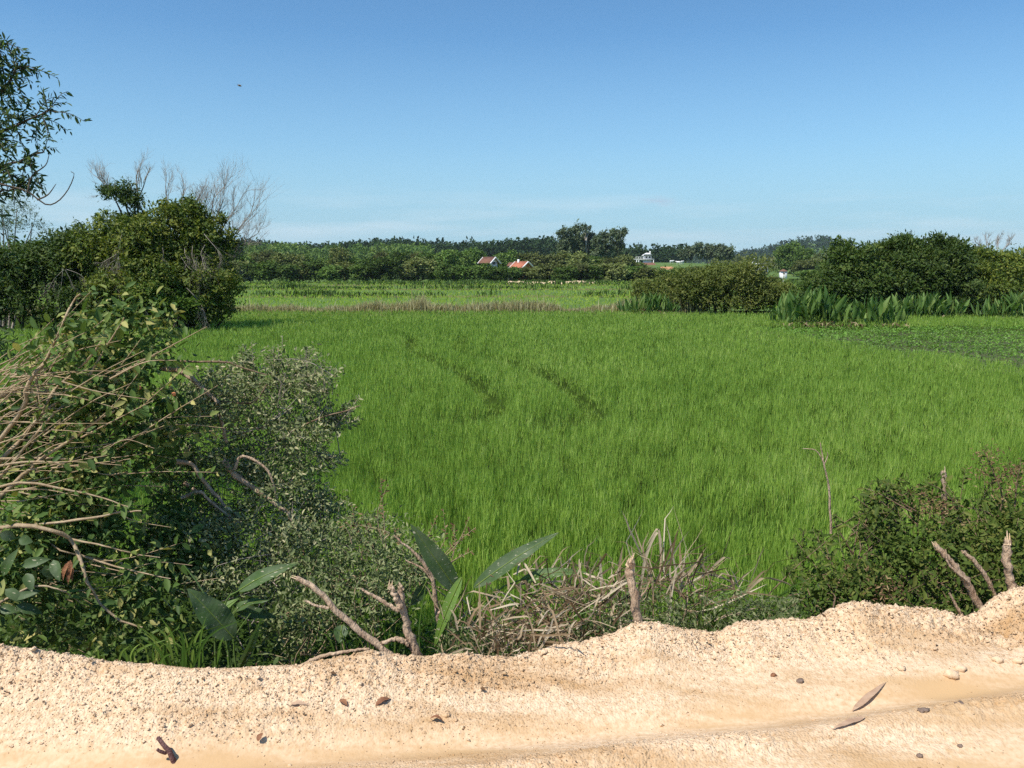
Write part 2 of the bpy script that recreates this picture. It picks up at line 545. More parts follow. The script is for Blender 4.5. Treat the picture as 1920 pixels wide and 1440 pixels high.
M['weed'] = leafmat('bund_weed', [(0, (.05, .08, .02)), (.5, (.08, .14, .03)), (1, (.14, .19, .05))], transl=.3, rough=.7, spec=.1)
M['twig'] = surf('tan_twig', (.30, .21, .12), (.46, .35, .22), 30, .8, .3, 120)
M['bark'] = surf('brown_bark', (.14, .085, .05), (.27, .19, .12), 25, .85, .5, 90)
M['deadwood'] = surf('grey_dead_wood', (.26, .21, .17), (.42, .36, .29), 12, .85, .3, 60)
M['stub'] = surf('broken_branch_bark', (.34, .22, .14), (.60, .45, .31), 22, .8, .8, 85, stretch=(1, 1, .35))
M['splinter'] = surf('splintered_wood', (.62, .42, .25), (.78, .60, .40), 30, .7, .4, 150)
M['treebark'] = surf('tree_bark', (.07, .05, .035), (.14, .105, .075), 8, .9, .4, 40)
M['palebark'] = surf('pale_eucalyptus_bark', (.38, .32, .26), (.60, .54, .46), 3, .8, .2, 20)
M['soil'] = surf('ditch_soil', (.055, .036, .02), (.12, .08, .045), 6, .95, .6, 40)
M['paddy'] = surf('paddy_mud', (.024, .040, .008), (.045, .075, .014), 1.2, 1.0, .4, 20, spec=0)
M['marsh'] = surf('marsh_mud', (.05, .07, .02), (.10, .10, .04), .5, .8, .4, 12)
M['meadow'] = surf('meadow_grass', (.075, .13, .025), (.13, .20, .045), .06, .95, .3, 1.5)
M['bund'] = surf('bund_soil', (.10, .10, .04), (.16, .15, .06), 1.5, .95, .5, 10)
M['white'] = surf('white_render', (.74, .72, .69), (.82, .80, .77), 1, .8, .05, 20)
M['grey_wall'] = surf('grey_render', (.34, .35, .36), (.42, .43, .44), 1, .85, .05, 20)
M['redroof'] = surf('red_roof_tile', (.42, .14, .075), (.52, .19, .11), 4, .8, .3, 12)
M['brownroof'] = surf('brown_roof_tile', (.16, .075, .05), (.24, .12, .08), 4, .85, .3, 12)
M['orange'] = surf('orange_wall', (.52, .20, .08), (.60, .25, .11), 2, .85, .05, 20)
M['glass'] = surf('dark_window', (.02, .025, .03), (.03, .035, .04), 1, .15, 0, 1, spec=.6)
M['earth'] = surf('red_earth', (.42, .20, .10), (.55, .30, .16), .4, .95, .4, 3)
M['pole'] = surf('weathered_pole', (.40, .34, .27), (.50, .44, .36), 6, .9, .2, 30)
M['steel'] = surf('mast_steel', (.28, .29, .30), (.36, .37, .38), 3, .5, 0, 1)
M['darkstone'] = surf('dark_stone', (.17, .115, .085), (.30, .22, .17), 40, .9, .6, 120)
M['clod'] = surf('sand_clod', (.64, .44, .27), (.80, .61, .41), 60, .95, .2, 220)
M['stick'] = surf('purple_brown_stick', (.10, .045, .045), (.22, .12, .105), 60, .8, .5, 200)
M['dryleaf'] = surf('dry_tan_leaf', (.40, .25, .155), (.54, .37, .245), 30, .6, .3, 120, stretch=(.4, 3, 3))
M['russet'] = surf('russet_dry_leaf', (.17, .07, .035), (.32, .15, .075), 50, .6, .3, 120)


def near_thalia_mat():
    m, t, out = nodes('near_canna_leaf')
    tcn = t.nodes.new('ShaderNodeTexCoord')
    mpn = t.nodes.new('ShaderNodeMapping'); mpn.inputs['Scale'].default_value = (10, 26, 26)
    t.links.new(tcn.outputs['Object'], mpn.inputs[0])
    n1 = t.nodes.new('ShaderNodeTexNoise'); n1.inputs['Scale'].default_value = 4; n1.inputs['Detail'].default_value = 3
    t.links.new(mpn.outputs[0], n1.inputs['Vector'])
    sc = ramp(t, [(.655, (0, 0, 0)), (.69, (1, 1, 1))], n1.outputs['Fac'])     # insect scars
    n2 = t.nodes.new('ShaderNodeTexNoise'); n2.inputs['Scale'].default_value = 14; n2.inputs['Detail'].default_value = 4
    t.links.new(tcn.outputs['Object'], n2.inputs['Vector'])
    dust = ramp(t, [(.35, (0, 0, 0)), (.8, (.55, .55, .55))], n2.outputs['Fac'])
    at_ = t.nodes.new('ShaderNodeAttribute'); at_.attribute_name = 'rnd'
    base = ramp(t, [(0, (.055, .105, .030)), (.5, (.09, .16, .04)), (1, (.19, .33, .045))], at_.outputs['Fac'])
    m1 = t.nodes.new('ShaderNodeMix'); m1.data_type = 'RGBA'; m1.inputs['B'].default_value = (.20, .22, .15, 1)
    t.links.new(dust.outputs[0], m1.inputs['Factor']); t.links.new(base.outputs[0], m1.inputs['A'])
    m2 = t.nodes.new('ShaderNodeMix'); m2.data_type = 'RGBA'; m2.inputs['B'].default_value = (.55, .50, .33, 1)
    t.links.new(sc.outputs[0], m2.inputs['Factor']); t.links.new(m1.outputs['Result'], m2.inputs['A'])
    p = t.nodes.new('ShaderNodeBsdfPrincipled'); p.inputs['Roughness'].default_value = .5; p.inputs['Specular IOR Level'].default_value = .22
    t.links.new(m2.outputs['Result'], p.inputs['Base Color'])
    wv = t.nodes.new('ShaderNodeTexNoise'); wv.inputs['Scale'].default_value = 60
    t.links.new(tcn.outputs['Object'], wv.inputs['Vector'])
    b = t.nodes.new('ShaderNodeBump'); b.inputs['Strength'].default_value = .25; b.inputs['Distance'].default_value = .004
    t.links.new(wv.outputs['Fac'], b.inputs['Height']); t.links.new(b.outputs[0], p.inputs['Normal'])
    tr = t.nodes.new('ShaderNodeBsdfTranslucent'); t.links.new(m2.outputs['Result'], tr.inputs['Color'])
    ms = t.nodes.new('ShaderNodeMixShader'); ms.inputs[0].default_value = .28
    t.links.new(p.outputs[0], ms.inputs[1]); t.links.new(tr.outputs[0], ms.inputs[2])
    t.links.new(ms.outputs[0], out.inputs[0])
    return m


M['near_thalia'] = near_thalia_mat()


def sand_mat():
    m, t, out = nodes('road_sand')
    tcn = t.nodes.new('ShaderNodeTexCoord')
    n1 = t.nodes.new('ShaderNodeTexNoise'); n1.inputs['Scale'].default_value = 55; n1.inputs['Detail'].default_value = 5
    t.links.new(tcn.outputs['Object'], n1.inputs['Vector'])
    r1 = ramp(t, [(.25, (.52, .34, .185)), (.5, (.705, .51, .33)), (.78, (.82, .645, .445))], n1.outputs['Fac'])
    mpn = t.nodes.new('ShaderNodeMapping'); mpn.inputs['Scale'].default_value = (.55, 2.2, 1); mpn.inputs['Rotation'].default_value = (0, 0, -.22)
    t.links.new(tcn.outputs['Object'], mpn.inputs[0])
    n2 = t.nodes.new('ShaderNodeTexNoise'); n2.inputs['Scale'].default_value = 2.4; n2.inputs['Detail'].default_value = 6; n2.inputs['Roughness'].default_value = .6
    t.links.new(mpn.outputs[0], n2.inputs['Vector'])
    st = ramp(t, [(.47, (0, 0, 0)), (.68, (.9, .9, .9))], n2.outputs['Fac'])       # damp, trodden fines
    mx1 = t.nodes.new('ShaderNodeMix'); mx1.data_type = 'RGBA'; mx1.inputs['B'].default_value = (.44, .26, .115, 1)
    t.links.new(st.outputs[0], mx1.inputs['Factor']); t.links.new(r1.outputs[0], mx1.inputs['A'])
    cat_ = t.nodes.new('ShaderNodeAttribute'); cat_.attribute_name = 'comp'
    cm = t.nodes.new('ShaderNodeMath'); cm.operation = 'MULTIPLY'
    st2 = ramp(t, [(.35, (.15, .15, .15)), (.65, (1, 1, 1))], n2.outputs['Fac'])
    t.links.new(cat_.outputs['Fac'], cm.inputs[0]); t.links.new(st2.outputs[0], cm.inputs[1])
    mx3 = t.nodes.new('ShaderNodeMix'); mx3.data_type = 'RGBA'; mx3.inputs['B'].default_value = (.56, .37, .19, 1)
    t.links.new(cm.outputs[0], mx3.inputs['Factor']); t.links.new(mx1.outputs['Result'], mx3.inputs['A'])
    p = t.nodes.new('ShaderNodeBsdfPrincipled'); p.inputs['Roughness'].default_value = .95; p.inputs['Specular IOR Level'].default_value = .1
    t.links.new(mx3.outputs['Result'], p.inputs['Base Color'])
    n3 = t.nodes.new('ShaderNodeTexVoronoi'); n3.inputs['Scale'].default_value = 130; n3.feature = 'SMOOTH_F1'
    t.links.new(tcn.outputs['Object'], n3.inputs['Vector'])
    b = t.nodes.new('ShaderNodeBump'); b.inputs['Strength'].default_value = .8; b.inputs['Distance'].default_value = .008; b.invert = True
    bs = t.nodes.new('ShaderNodeMapRange'); bs.inputs['To Min'].default_value = .8; bs.inputs['To Max'].default_value = .08
    t.links.new(cat_.outputs['Fac'], bs.inputs[0]); t.links.new(bs.outputs[0], b.inputs['Strength'])
    t.links.new(n3.outputs['Distance'], b.inputs['Height']); t.links.new(b.outputs[0], p.inputs['Normal'])
    t.links.new(p.outputs[0], out.inputs[0])
    return m


M['sand'] = sand_mat()

# ------------------------------------------------------------------ terrain
def ground_z(x, y):
    """Valley floor at 0, slowly rising to a wooded ridge about 500 m off, lower to the right; two far hills."""
    x = np.asarray(x, float); y = np.asarray(y, float)
    u = x / np.maximum(y, 1)
    ridge = 6.8 - 6.2 * sst(-.05, .22, u) + 1.2 * np.sin(u * 9)
    z = sst(152, 470, y) * ridge
    z = z + sst(200, 330, y) * 3.4 * np.exp(-((u - .21) / .12) ** 2) * (1 - sst(380, 520, y))
    z = z * (1 - .6 * sst(560, 900, y))
    z = z + 34 * np.exp(-((u - .375) / .055) ** 2 - ((y - 1300) / 260) ** 2)
    z = z + 20 * np.exp(-((u - .30) / .09) ** 2 - ((y - 1500) / 300) ** 2)
    z = z + 50 * np.exp(-((u - .035) / .05) ** 2 - ((y - 1700) / 260) ** 2)
    z = z + .25 * (fbm(x * .05, y * .05, 3, 2) - .5) * sst(150, 220, y)
    z = z - .16 * (1 - sst(140, 152, y))
    return z


rings = np.concatenate([[0.3], np.geomspace(1.2, 9000, 120)])
NA = 180
an = np.linspace(0, 2 * np.pi, NA, endpoint=False)
RX, RA = np.meshgrid(rings, an, indexing='ij')
X, Yy = RX * np.sin(RA), RX * np.cos(RA)
g = G()
V = np.stack([X, Yy, np.where(Yy > 0, ground_z(X, Yy), -.16)], -1).reshape(-1, 3)
i = np.arange(len(rings) - 1)[:, None] * NA
j = np.arange(NA)[None]; j2 = (j + 1) % NA
g.add(V, np.stack([i + j, i + NA + j, i + NA + j2, i + j2], -1).reshape(-1, 4))
tag(link('terrain', g.mesh('terrain', M['meadow'], True)), kind='structure')

# paddy floor and marsh floor
def sheet(name, poly, z, m):
    g = G()
    p = np.array([(q[0], q[1], z) for q in poly])
    g.add(p, [list(range(len(p)))])
    return tag(link(name, g.mesh(name, m)), kind='structure')


sheet('paddy_floor', [(-60, 4.2), (60, 4.2), (75, 49), (-75, 49)], -.02, M['paddy'])
sheet('far_paddy_floor', [(-75, 50.6), (75, 50.6), (150, 147), (-150, 147)], -.02, M['meadow'])

marsh_y = np.array([13, 15, 21.5, 31.6, 42, 50])
marsh_x = np.array([18.5, 16.0, 13.8, 11.4, 10.4, 10.2])


def in_marsh(x, y):
    return (x > np.interp(y, marsh_y, marsh_x) + (fbm(x * .5, y * .5, 3, 9) - .5) * 1.6) & (y > 13) & (y < 37.6 + (fbm(x * .4, y * 0, 2, 3) - .5) * 1.2)


sheet('marsh_floor', [(18.5, 13), (60, 13), (60, 37.6), (10.7, 37.6), (11.4, 31.6), (13.8, 21.5), (16, 15)], .01, M['marsh'])

# bunds between the paddies: low earth ridges
def bund(y0, wdt, h, name, x0=-90, x1=90, slope=0.0, seed=0):
    xs = np.linspace(x0, x1, 220)
    pr = np.linspace(-1, 1, 7)
    g = G()
    yy = y0 + slope * xs[:, None] + pr[None] * wdt / 2 + (fbm(xs * .2, xs * 0, 2, seed)[:, None] - .5) * .5
    zz = h * (1 - pr[None] ** 2) * (.75 + .5 * fbm(xs[:, None] * .7, pr[None] * 2, 3, seed)) - .08
    V = np.stack([np.broadcast_to(xs[:, None], yy.shape), yy, zz], -1).reshape(-1, 3)
    i = np.arange(len(xs) - 1)[:, None] * 7
    j = np.arange(6)[None]
    g.add(V, np.stack([i + j, i + 7 + j, i + 8 + j, i + 1 + j], -1).reshape(-1, 4))
    tag(link(name, g.mesh(name, M['bund'], True)), kind='structure')


bund(49.8, 1.8, .30, 'bund_near', slope=.006, seed=1)
bund(79, 1.2, .25, 'bund_middle', -110, 110, .02, 4)
bund(104, 1.2, .25, 'bund_far', -130, 130, -.01, 6)
bund(128, 1.2, .25, 'bund_last', -150, 150, .015, 8)

# ------------------------------------------------------------------ the sand road on its bank
EDGE = np.array([(-260, 1195), (-120, 1203), (0, 1215), (100, 1232), (190, 1247), (290, 1250), (430, 1257), (560, 1250), (620, 1238), (700, 1228), (760, 1237), (850, 1232), (960, 1237), (1040, 1218), (1110, 1205),
                 (1150, 1192), (1185, 1176), (1215, 1168), (1240, 1176), (1300, 1188), (1350, 1191), (1390, 1170), (1440, 1167), (1520, 1166), (1560, 1150), (1600, 1134), (1650, 1141), (1700, 1144), (1750, 1148), (1810, 1164), (1840, 1152), (1870, 1125), (1920, 1105), (2060, 1090), (2200, 1080)], float)


def crest_y(x):
    return 3.02 + .21 * np.maximum(x, -1.2) + .0 * x - .05 * np.minimum(x + 1.2, 0)


# crest height from the outline of the berm, walked along x
_cx, _cz = [], []
for px, py in EDGE:
    xx = (px - 960) / F * 3.2
    for _ in range(6):
        yy = float(crest_y(xx))
        P = at(px, py, yy)
        xx = P[0]
    _cx.append(xx); _cz.append(P[2])
_cx, _cz = np.array(_cx), np.array(_cz)


def road_comp(x, y):
    """Where wheels have pressed the sand smooth (0..1)."""
    x = np.asarray(x, float); y = np.asarray(y, float)
    s = y - crest_y(x)
    c = np.exp(-((s + .44 + .05 * np.sin(x * 1.3)) / .10) ** 2) + np.exp(-((s + .93 + .03 * np.sin(x * 1.1 + 1)) / .13) ** 2)
    c = c + .9 * np.exp(-((x + 1.65) / .5) ** 2 - ((s + .40) / .10) ** 2) + .8 * np.exp(-((x - 1.5) / .45) ** 2 - ((s + .98) / .12) ** 2)
    c = c * (.45 + .9 * fbm(x * 1.6, y * 4, 3, 51)) + .35 * sst(.52, .72, fbm(x * 1.3, y * 3.5, 4, 61))
    return np.clip(c, 0, 1)


def road_z(x, y, detail=True):
    x = np.asarray(x, float); y = np.asarray(y, float)
    yc = crest_y(x)
    cz = np.interp(x, _cx, _cz)
    s = y - yc                                     # <0 on the road, >0 down the bank
    base = 1.345 + .03 * (fbm(x * .9, y * 1.6, 3, 11) - .5)
    b = np.exp(-(np.maximum(-s, 0) / .20) ** 1.6)
    z = base * (1 - b) + cz * b
    # wheel tracks pressed along the road
    z = z -   .036 * np.exp(-((s + .44 + .05 * np.sin(x * 1.3)) / .08) ** 2) - .026 * np.exp(-((s + .93 + .03 * np.sin(x * 1.1 + 1)) / .10) ** 2)
    z = z + .030 * np.exp(-((s + .66) / .07) ** 2) * (.4 + fbm(x * 2, y * 2, 2, 4))
    z = np.where(s > 0, cz - .05 * sst(0, .12, s) - .82 * np.maximum(s - .05, 0), z)
    z = np.maximum(z, -.12)
    if detail:
        rough = .22 + 1.1 * np.exp(-((s + .10) / .20) ** 2) + .7 * np.exp(-((s + .70) / .14) ** 2) + .5 * sst(.6, 2.2, x)
        rough = rough * (.35 + 1.1 * sst(.35, .65, fbm(x * 2.2, y * 5, 3, 21))) * (1 - .85 * road_comp(x, y))
        n1 = np.abs(vnoise(x * 34, y * 34, 2) - .5) * 2
        n2 = np.abs(vnoise(x * 75, y * 75, 7) - .5) * 2
        n3 = vnoise(x * 15, y * 15, 5)
        z = z + rough * (.009 * (1 - n1) + .011 * (1 - n2) + .006 * vnoise(x * 120, y * 120, 3) + .008 * n3 - .016)
    return z


xs = np.concatenate([np.linspace(-9, -2.75, 30), np.arange(-2.7, 3.05, .0100), np.linspace(3.1, 9, 30)])
sn = np.concatenate([np.linspace(-4.2, -1.22, 24), np.arange(-1.2, .16, .0095), np.linspace(.18, 1.9, 30)])
XX, SS = np.meshgrid(xs, sn, indexing='ij')
YY = crest_y(XX) + SS
ZZ = road_z(XX, YY)
n_, m_ = XX.shape
g = G()
i = np.arange(n_ - 1)[:, None] * m_
j = np.arange(m_ - 1)[None]
g.add(np.stack([XX, YY, ZZ], -1).reshape(-1, 3), np.stack([i + j, i + m_ + j, i + m_ + 1 + j, i + 1 + j], -1).reshape(-1, 4))
me = g.mesh('sand_road', [M['sand'], M['soil']], True)
ca = me.attributes.new('comp', 'FLOAT', 'POINT')
ca.data.foreach_set('value', road_comp(XX, YY).reshape(-1).astype(np.float32))
fs = ((SS[:-1, :-1] > .13)).reshape(-1).astype(np.int32)
me.polygons.foreach_set('material_index', fs)
tag(link('sand_road', me), kind='structure')

# loose grit and crumbs on the road
rng = np.random.default_rng(77)
t_ = (1 + 5 ** .5) / 2
ICO_V = unit(np.array([(-1, t_, 0), (1, t_, 0), (-1, -t_, 0), (1, -t_, 0), (0, -1, t_), (0, 1, t_), (0, -1, -t_), (0, 1, -t_), (t_, 0, -1), (t_, 0, 1), (-t_, 0, -1), (-t_, 0, 1)], float))
ICO_F = np.array([(0, 11, 5), (0, 5, 1), (0, 1, 7), (0, 7, 10), (0, 10, 11), (1, 5, 9), (5, 11, 4), (11, 10, 2), (10, 7, 6), (7, 1, 8), (3, 9, 4), (3, 4, 2), (3, 2, 6), (3, 6, 8), (3, 8, 9), (4, 9, 5), (2, 4, 11), (6, 2, 10), (8, 6, 7), (9, 8, 1)])
OCT_V = np.array([(1, 0, 0), (-1, 0, 0), (0, 1, 0), (0, -1, 0), (0, 0, 1), (0, 0, -1)], float)
OCT_F = np.array([(0, 2, 4), (2, 1, 4), (1, 3, 4), (3, 0, 4), (2, 0, 5), (1, 2, 5), (3, 1, 5), (0, 3, 5)])


def pebbles(g, rng, P, r, V0, F0):
    n = len(P)
    v = V0[None] * (1 + .28 * rng.normal(size=(n, len(V0), 1)))
    v = v * (r[:, None, None] * rng.uniform(.7, 1.25, (n, 1, 3)) * np.array([1, 1, .62]))
    a = rng.random(n) * 6.28
    c, s = np.cos(a)[:, None], np.sin(a)[:, None]
    v = np.stack([v[..., 0] * c - v[..., 1] * s, v[..., 0] * s + v[..., 1] * c, v[..., 2]], -1) + P[:, None]
    f = (np.arange(n)[:, None, None] * len(V0) + F0[None]).reshape(-1, 3)
    g.add(v.reshape(-1, 3), f, np.repeat(rng.random(n), len(F0)))


g = G()
N = 56000
px_ = rng.uniform(-2.7, 3.0, N)
ps_ = np.where(rng.random(N) < .62, -np.abs(rng.normal(0, .22, N)) + .03, rng.uniform(-1.15, .03, N))
py_ = crest_y(px_) + ps_
keep = rng.random(N) < (1 - .93 * road_comp(px_, py_)) * .85 * (.22 + 1.0 * sst(.36, .62, fbm(px_ * 2.2, py_ * 5, 3, 21)) + .5 * np.exp(-((ps_ + .08) / .14) ** 2))
px_, py_ = px_[keep], py_[keep]
r_ = .0016 + .0028 * rng.random(len(px_)) ** 1.6 + .006 * (rng.random(len(px_)) < .025) * rng.random(len(px_))
P = np.stack([px_, py_, road_z(px_, py_) + r_ * .2], -1)
big = r_ > .0068
pebbles(g, rng, P[big], r_[big], ICO_V, ICO_F)
bx_ = rng.uniform(-2.7, 3.0, 700); bs_ = -np.abs(rng.normal(0, .13, 700)) + .02
by_ = crest_y(bx_) + bs_; br_ = .005 + .008 * rng.random(700) ** 2.5
kb = rng.random(700) < .25 + .9 * sst(.4, .6, fbm(bx_ * 1.7, by_ * 3, 2, 71))
bx_, by_, br_ = bx_[kb], by_[kb], br_[kb]
pebbles(g, rng, np.stack([bx_, by_, road_z(bx_, by_) + br_ * .1], -1), br_, ICO_V, ICO_F)
pebbles(g, rng, P[~big], r_[~big], OCT_V, OCT_F)
tag(link('grit', g.mesh('grit', M['sand'], False)), 'loose crumbs of pale sandy grit strewn over the road', 'grit', kind='stuff')

# ------------------------------------------------------------------ rice
track = [[at(a, b, 2.5 * F / (b - 500)) for a, b in t] for t in (
    [(775, 622), (772, 640), (815, 662), (868, 684), (905, 712), (932, 742), (905, 762), (850, 768)],
    [(866, 622), (866, 645), (945, 662), (1015, 682), (1062, 706), (1100, 732), (1112, 752), (1080, 770), (1030, 778)])]
track = [smooth_line(np.array(t), 60) for t in track]


def track_dist(x, y):
    d = np.full(len(x), 9.0)
    p = np.stack([x, y], -1)
    for t in track:
        for q in t:
            d = np.minimum(d, np.hypot(p[:, 0] - q[0], p[:, 1] - q[1]))
    return d


def blades(g, rng, x, y, z, h, W, rnd, lean, simple=False):
    n = len(x)
    az = rng.random(n) * 6.283
    la = rng.random(n) * 6.283
    ld = np.stack([np.cos(la) + .12, np.sin(la), 0 * la], -1) * (h * lean * rng.random(n))[:, None]
    s = np.stack([np.cos(az), np.sin(az), 0 * az], -1) * (W * .5)[:, None]
    P = np.stack([x, y, z], -1)
    up = np.array([0, 0, 1.0])
    if simple:
        t = P + up * (h * (1 - .25 * lean * rng.random(n)))[:, None] + ld
        v = np.stack([P - s, P + s, t], 1)
        g.add(v.reshape(-1, 3), np.arange(n)[:, None] * 3 + np.array([[0, 1, 2]]), rnd)
        return
    m = P + up * (h * .58)[:, None] + ld * .3
    t = P + up * (h * (1 - .25 * lean * rng.random(n)))[:, None] + ld
    v = np.stack([P - s * .7, P + s * .7, m + s, m - s, t], 1)
    i = np.arange(n)[:, None] * 5
    g.add(v.reshape(-1, 3), i + np.array([[0, 1, 2, 3]]), rnd)
    g.f.append(i + np.array([[3, 2, 4]]) + (g.n - n * 5))
    g.r.append(rnd.astype(np.float32))


def rice(name, y0, y1, dens, mat_, label, seed, hmean=.35, zone=None, wmin=.0068, wk=.00078):
    rng = np.random.default_rng(seed)
    g = G()
    ys = np.geomspace(y0, y1, 40)
    for a, b in zip(ys[:-1], ys[1:]):
        yc = (a + b) / 2
        W = max(wmin, wk * yc)
        hw = .645 * yc + .7
        n = int(dens(yc) / W * (b - a) * hw * 2)
        x = rng.uniform(-hw, hw, n); y = rng.uniform(a, b, n)
        k = zone(x, y)
        if yc < 49: k &= rng.random(n) < .30 + .9 * sst(.30, .58, vnoise(x * 7, y * 5, 13))
        x, y = x[k], y[k]
        n = len(x)
        if not n: continue
        cl_ = vnoise(x * 7, y * 5, 13)
        h = hmean * (.82 + .36 * cl_) * (1 + .16 * rng.normal(size=n)).clip(.5, 1.5) * (.82 + .36 * fbm(x * .8, y * .8, 3, 31))
        if a < 40:
            d = track_dist(x, y)
            dd = d + .13 * (fbm(x * 1.2, y * 1.2, 2, 8) - .5)
            h = h * (.35 + .65 * sst(.12, .45, dd))
            h[(dd < .21) & (rng.random(n) < .9)] = .03
        r = np.clip((.75 * rng.random(n) + .5 * (cl_ - .4) + .1) + .35 * (fbm(x * .35, y * .35, 3, 41) - .5), 0, 1)
        z0 = h * np.where(rng.random(n) < .8, rng.uniform(.48, .86, n), rng.uniform(.1, .5, n))
        blades(g, rng, x, y, z0 - .02, (h - z0) * rng.uniform(.5, 1.05, n) + .05, W * rng.uniform(.7, 1.3, n), r, .36, simple=yc > 9.5)
    tag(link(name, g.mesh(name, mat_)), label, 'rice', kind='stuff')


def zone_near(x, y):
    s = y - crest_y(np.clip(x, -9, 9))
    clump = (x < np.interp(y, [34.6, 36, 38, 49], [-15.5, -13, -14.8, -19.5])) & (y > 34.4)
    shade = (x < -.235 * y) & (y < 6.9) | (x > .40 * y) & (y < 5.6)
    bush = ((x - 12.4) / 5.2) ** 2 + ((y - 49) / 2) ** 2 < 1
    return (s > 1.75) & ~in_marsh(x, y) & ~clump & ~bush & ~shade & ~((y > 44.5) & (x > 15.5))


rice('rice', 4.3, 48.9, lambda y: np.interp(y, [4, 9, 16, 30, 49], [18, 15, 11, 6.6, 4.2]), M['rice'], 'dense bright green young rice filling the near paddy', 3, zone=zone_near)
rice('far_rice', 50.8, 146, lambda y: np.interp(y, [50, 90, 146], [.75, .32, .2]), M['rice_far'], 'green rice, coloured lighter for the grazing view, in paddies beyond the dry grass strip', 4, hmean=.4,
     zone=lambda x, y: ~((np.abs(y - 79 - .02 * x) < .9) | (np.abs(y - 104 + .01 * x) < .9) | (np.abs(y - 128 - .015 * x) < .9)), wmin=.03, wk=.0014)


# grasses on the bunds
def tufts(name, x, y, z, h, W, mat_, label, cat, seed, lean=.5):
    rng = np.random.default_rng(seed)
    g = G()
    n = len(x)
    blades(g, rng, x, y, z, h, W * rng.uniform(.6, 1.3, n), rng.random(n), lean)
    tag(link(name, g.mesh(name, mat_)), label, cat, kind='stuff')


rng = np.random.default_rng(12)
n = 17000
x = rng.uniform(-36, 12, n); y = 49.8 + .006 * x + rng.normal(0, .35, n)
pxx = 960 + x / y * F
hh = np.interp(pxx, [440, 560, 600, 700, 790, 860, 940, 1050, 1060, 1140, 1200], [.55, .60, .45, .72, 1.0, .65, .80, .65, .40, .55, .9])
h = hh * rng.uniform(.45, 1.15, n) * (.55 + .9 * fbm(x * 1.1, x * 0, 3, 4))
h[rng.random(n) < .02] *= 1.7
tufts('dry_grass', x, y, np.full(n, .12), h, np.full(n, .035), M['bundgrass'], 'strip of dry tan grass along the bund behind the near paddy', 'grass', 13)
xs_, ys_, hs_ = [], [], []
for y0, sl_, k_ in ((79, .02, 3200), (104, -.01, 3600), (128, .015, 4200), (143, 0, 5200)):
    x = rng.uniform(-.7 * y0, .55 * y0, k_)
    keep = rng.random(k_) < sst(.30, .62, fbm(x * .12, x * 0 + y0, 3, 5))
    x = x[keep]
    xs_.append(x); ys_.append(y0 + sl_ * x + rng.normal(0, .5 if y0 < 140 else 2.2, len(x)))
    hs_.append((.35 + .75 * fbm(x * .25, x * 0, 3, int(y0))) * rng.uniform(.5, 1.1, len(x)))
x = np.concatenate(xs_); y = np.concatenate(ys_); h = np.concatenate(hs_)
tufts('bund_weeds', x, y, np.full(len(x), .05), h, np.full(len(x), .16), M['weed'], 'dark green weeds along the bunds of the far paddies', 'weeds', 14, .8)

# marsh cover: floating and creeping broad leaves
rng = np.random.default_rng(21)
g = G()
x = rng.uniform(10, 34, 95000); y = 13.5 + 32 * rng.random(95000) ** .8
k = (in_marsh(x, y) | ((y > 37) & (x > 12.5))) & (x < .70 * y + 1.5)
x, y = x[k], y[k]
n = len(x)
P = np.stack([x, y, .03 + .16 * fbm(x * 1.5, y * 1.5, 3, 6) + .06 * rng.random(n)], -1)
A = rand_dir(rng, n) * np.array([1, 1, .45]); Nn = rand_dir(rng, n) * .7 + np.array([0, 0, .9])
L = np.interp(y, [13, 38], [.045, .085]) * rng.uniform(.6, 1.4, n)
leaves(g, P, A, Nn, L, L * .75, np.clip(rng.random(n) * .6 + .25, 0, 1), fine=False)
tag(link('marsh_cover', g.mesh('marsh_cover', M['cover'])), 'low mat of green and brownish water plants beside the rice', 'ground cover', kind='stuff')


# ------------------------------------------------------------------ far woods and hills
def gz(x, y):
    return float(ground_z(np.array([x]), np.array([y]))[0])


def mass(name, pts, hts, wid, per, leaf, mat_, label, seed, conic=.6, base=.0):
    """A far wood as one mass: every tree a column of leaf clumps."""
    rng = np.random.default_rng(seed)
    n = len(pts)
    t = base + (1 - base) * rng.random((n, per)) ** .8
    ra = wid[:, None] * np.sqrt(np.clip(1 - (np.abs(t - .5 * conic - .12) / (1.02 - .5 * conic)) ** 2.2, .02, 1)) * np.sqrt(rng.random((n, per)) * .6 + .4)
    a = rng.random((n, per)) * 6.283
    P = np.stack([pts[:, None, 0] + ra * np.cos(a), pts[:, None, 1] + ra * np.sin(a), pts[:, None, 2] + t * hts[:, None]], -1).reshape(-1, 3)
    D = np.stack([np.cos(a), np.sin(a), .5 + 0 * a], -1).reshape(-1, 3)
    k = len(P)
    A = rand_dir(rng, k) + np.array([0, 0, .2])
    Nn = D * .8 + rand_dir(rng, k) * .45 + np.array([-.1, -.1, .5])
    R = np.clip(np.repeat(rng.random(n), per) * .6 + rng.random(k) * .4, 0, 1)
    g = G()
    L = leaf * rng.uniform(.6, 1.4, k)
    leaves(g, P, A, Nn, L, L * .65, R, fine=False)
    tag(link(name, g.mesh(name, mat_)), label, 'wood', kind='stuff')


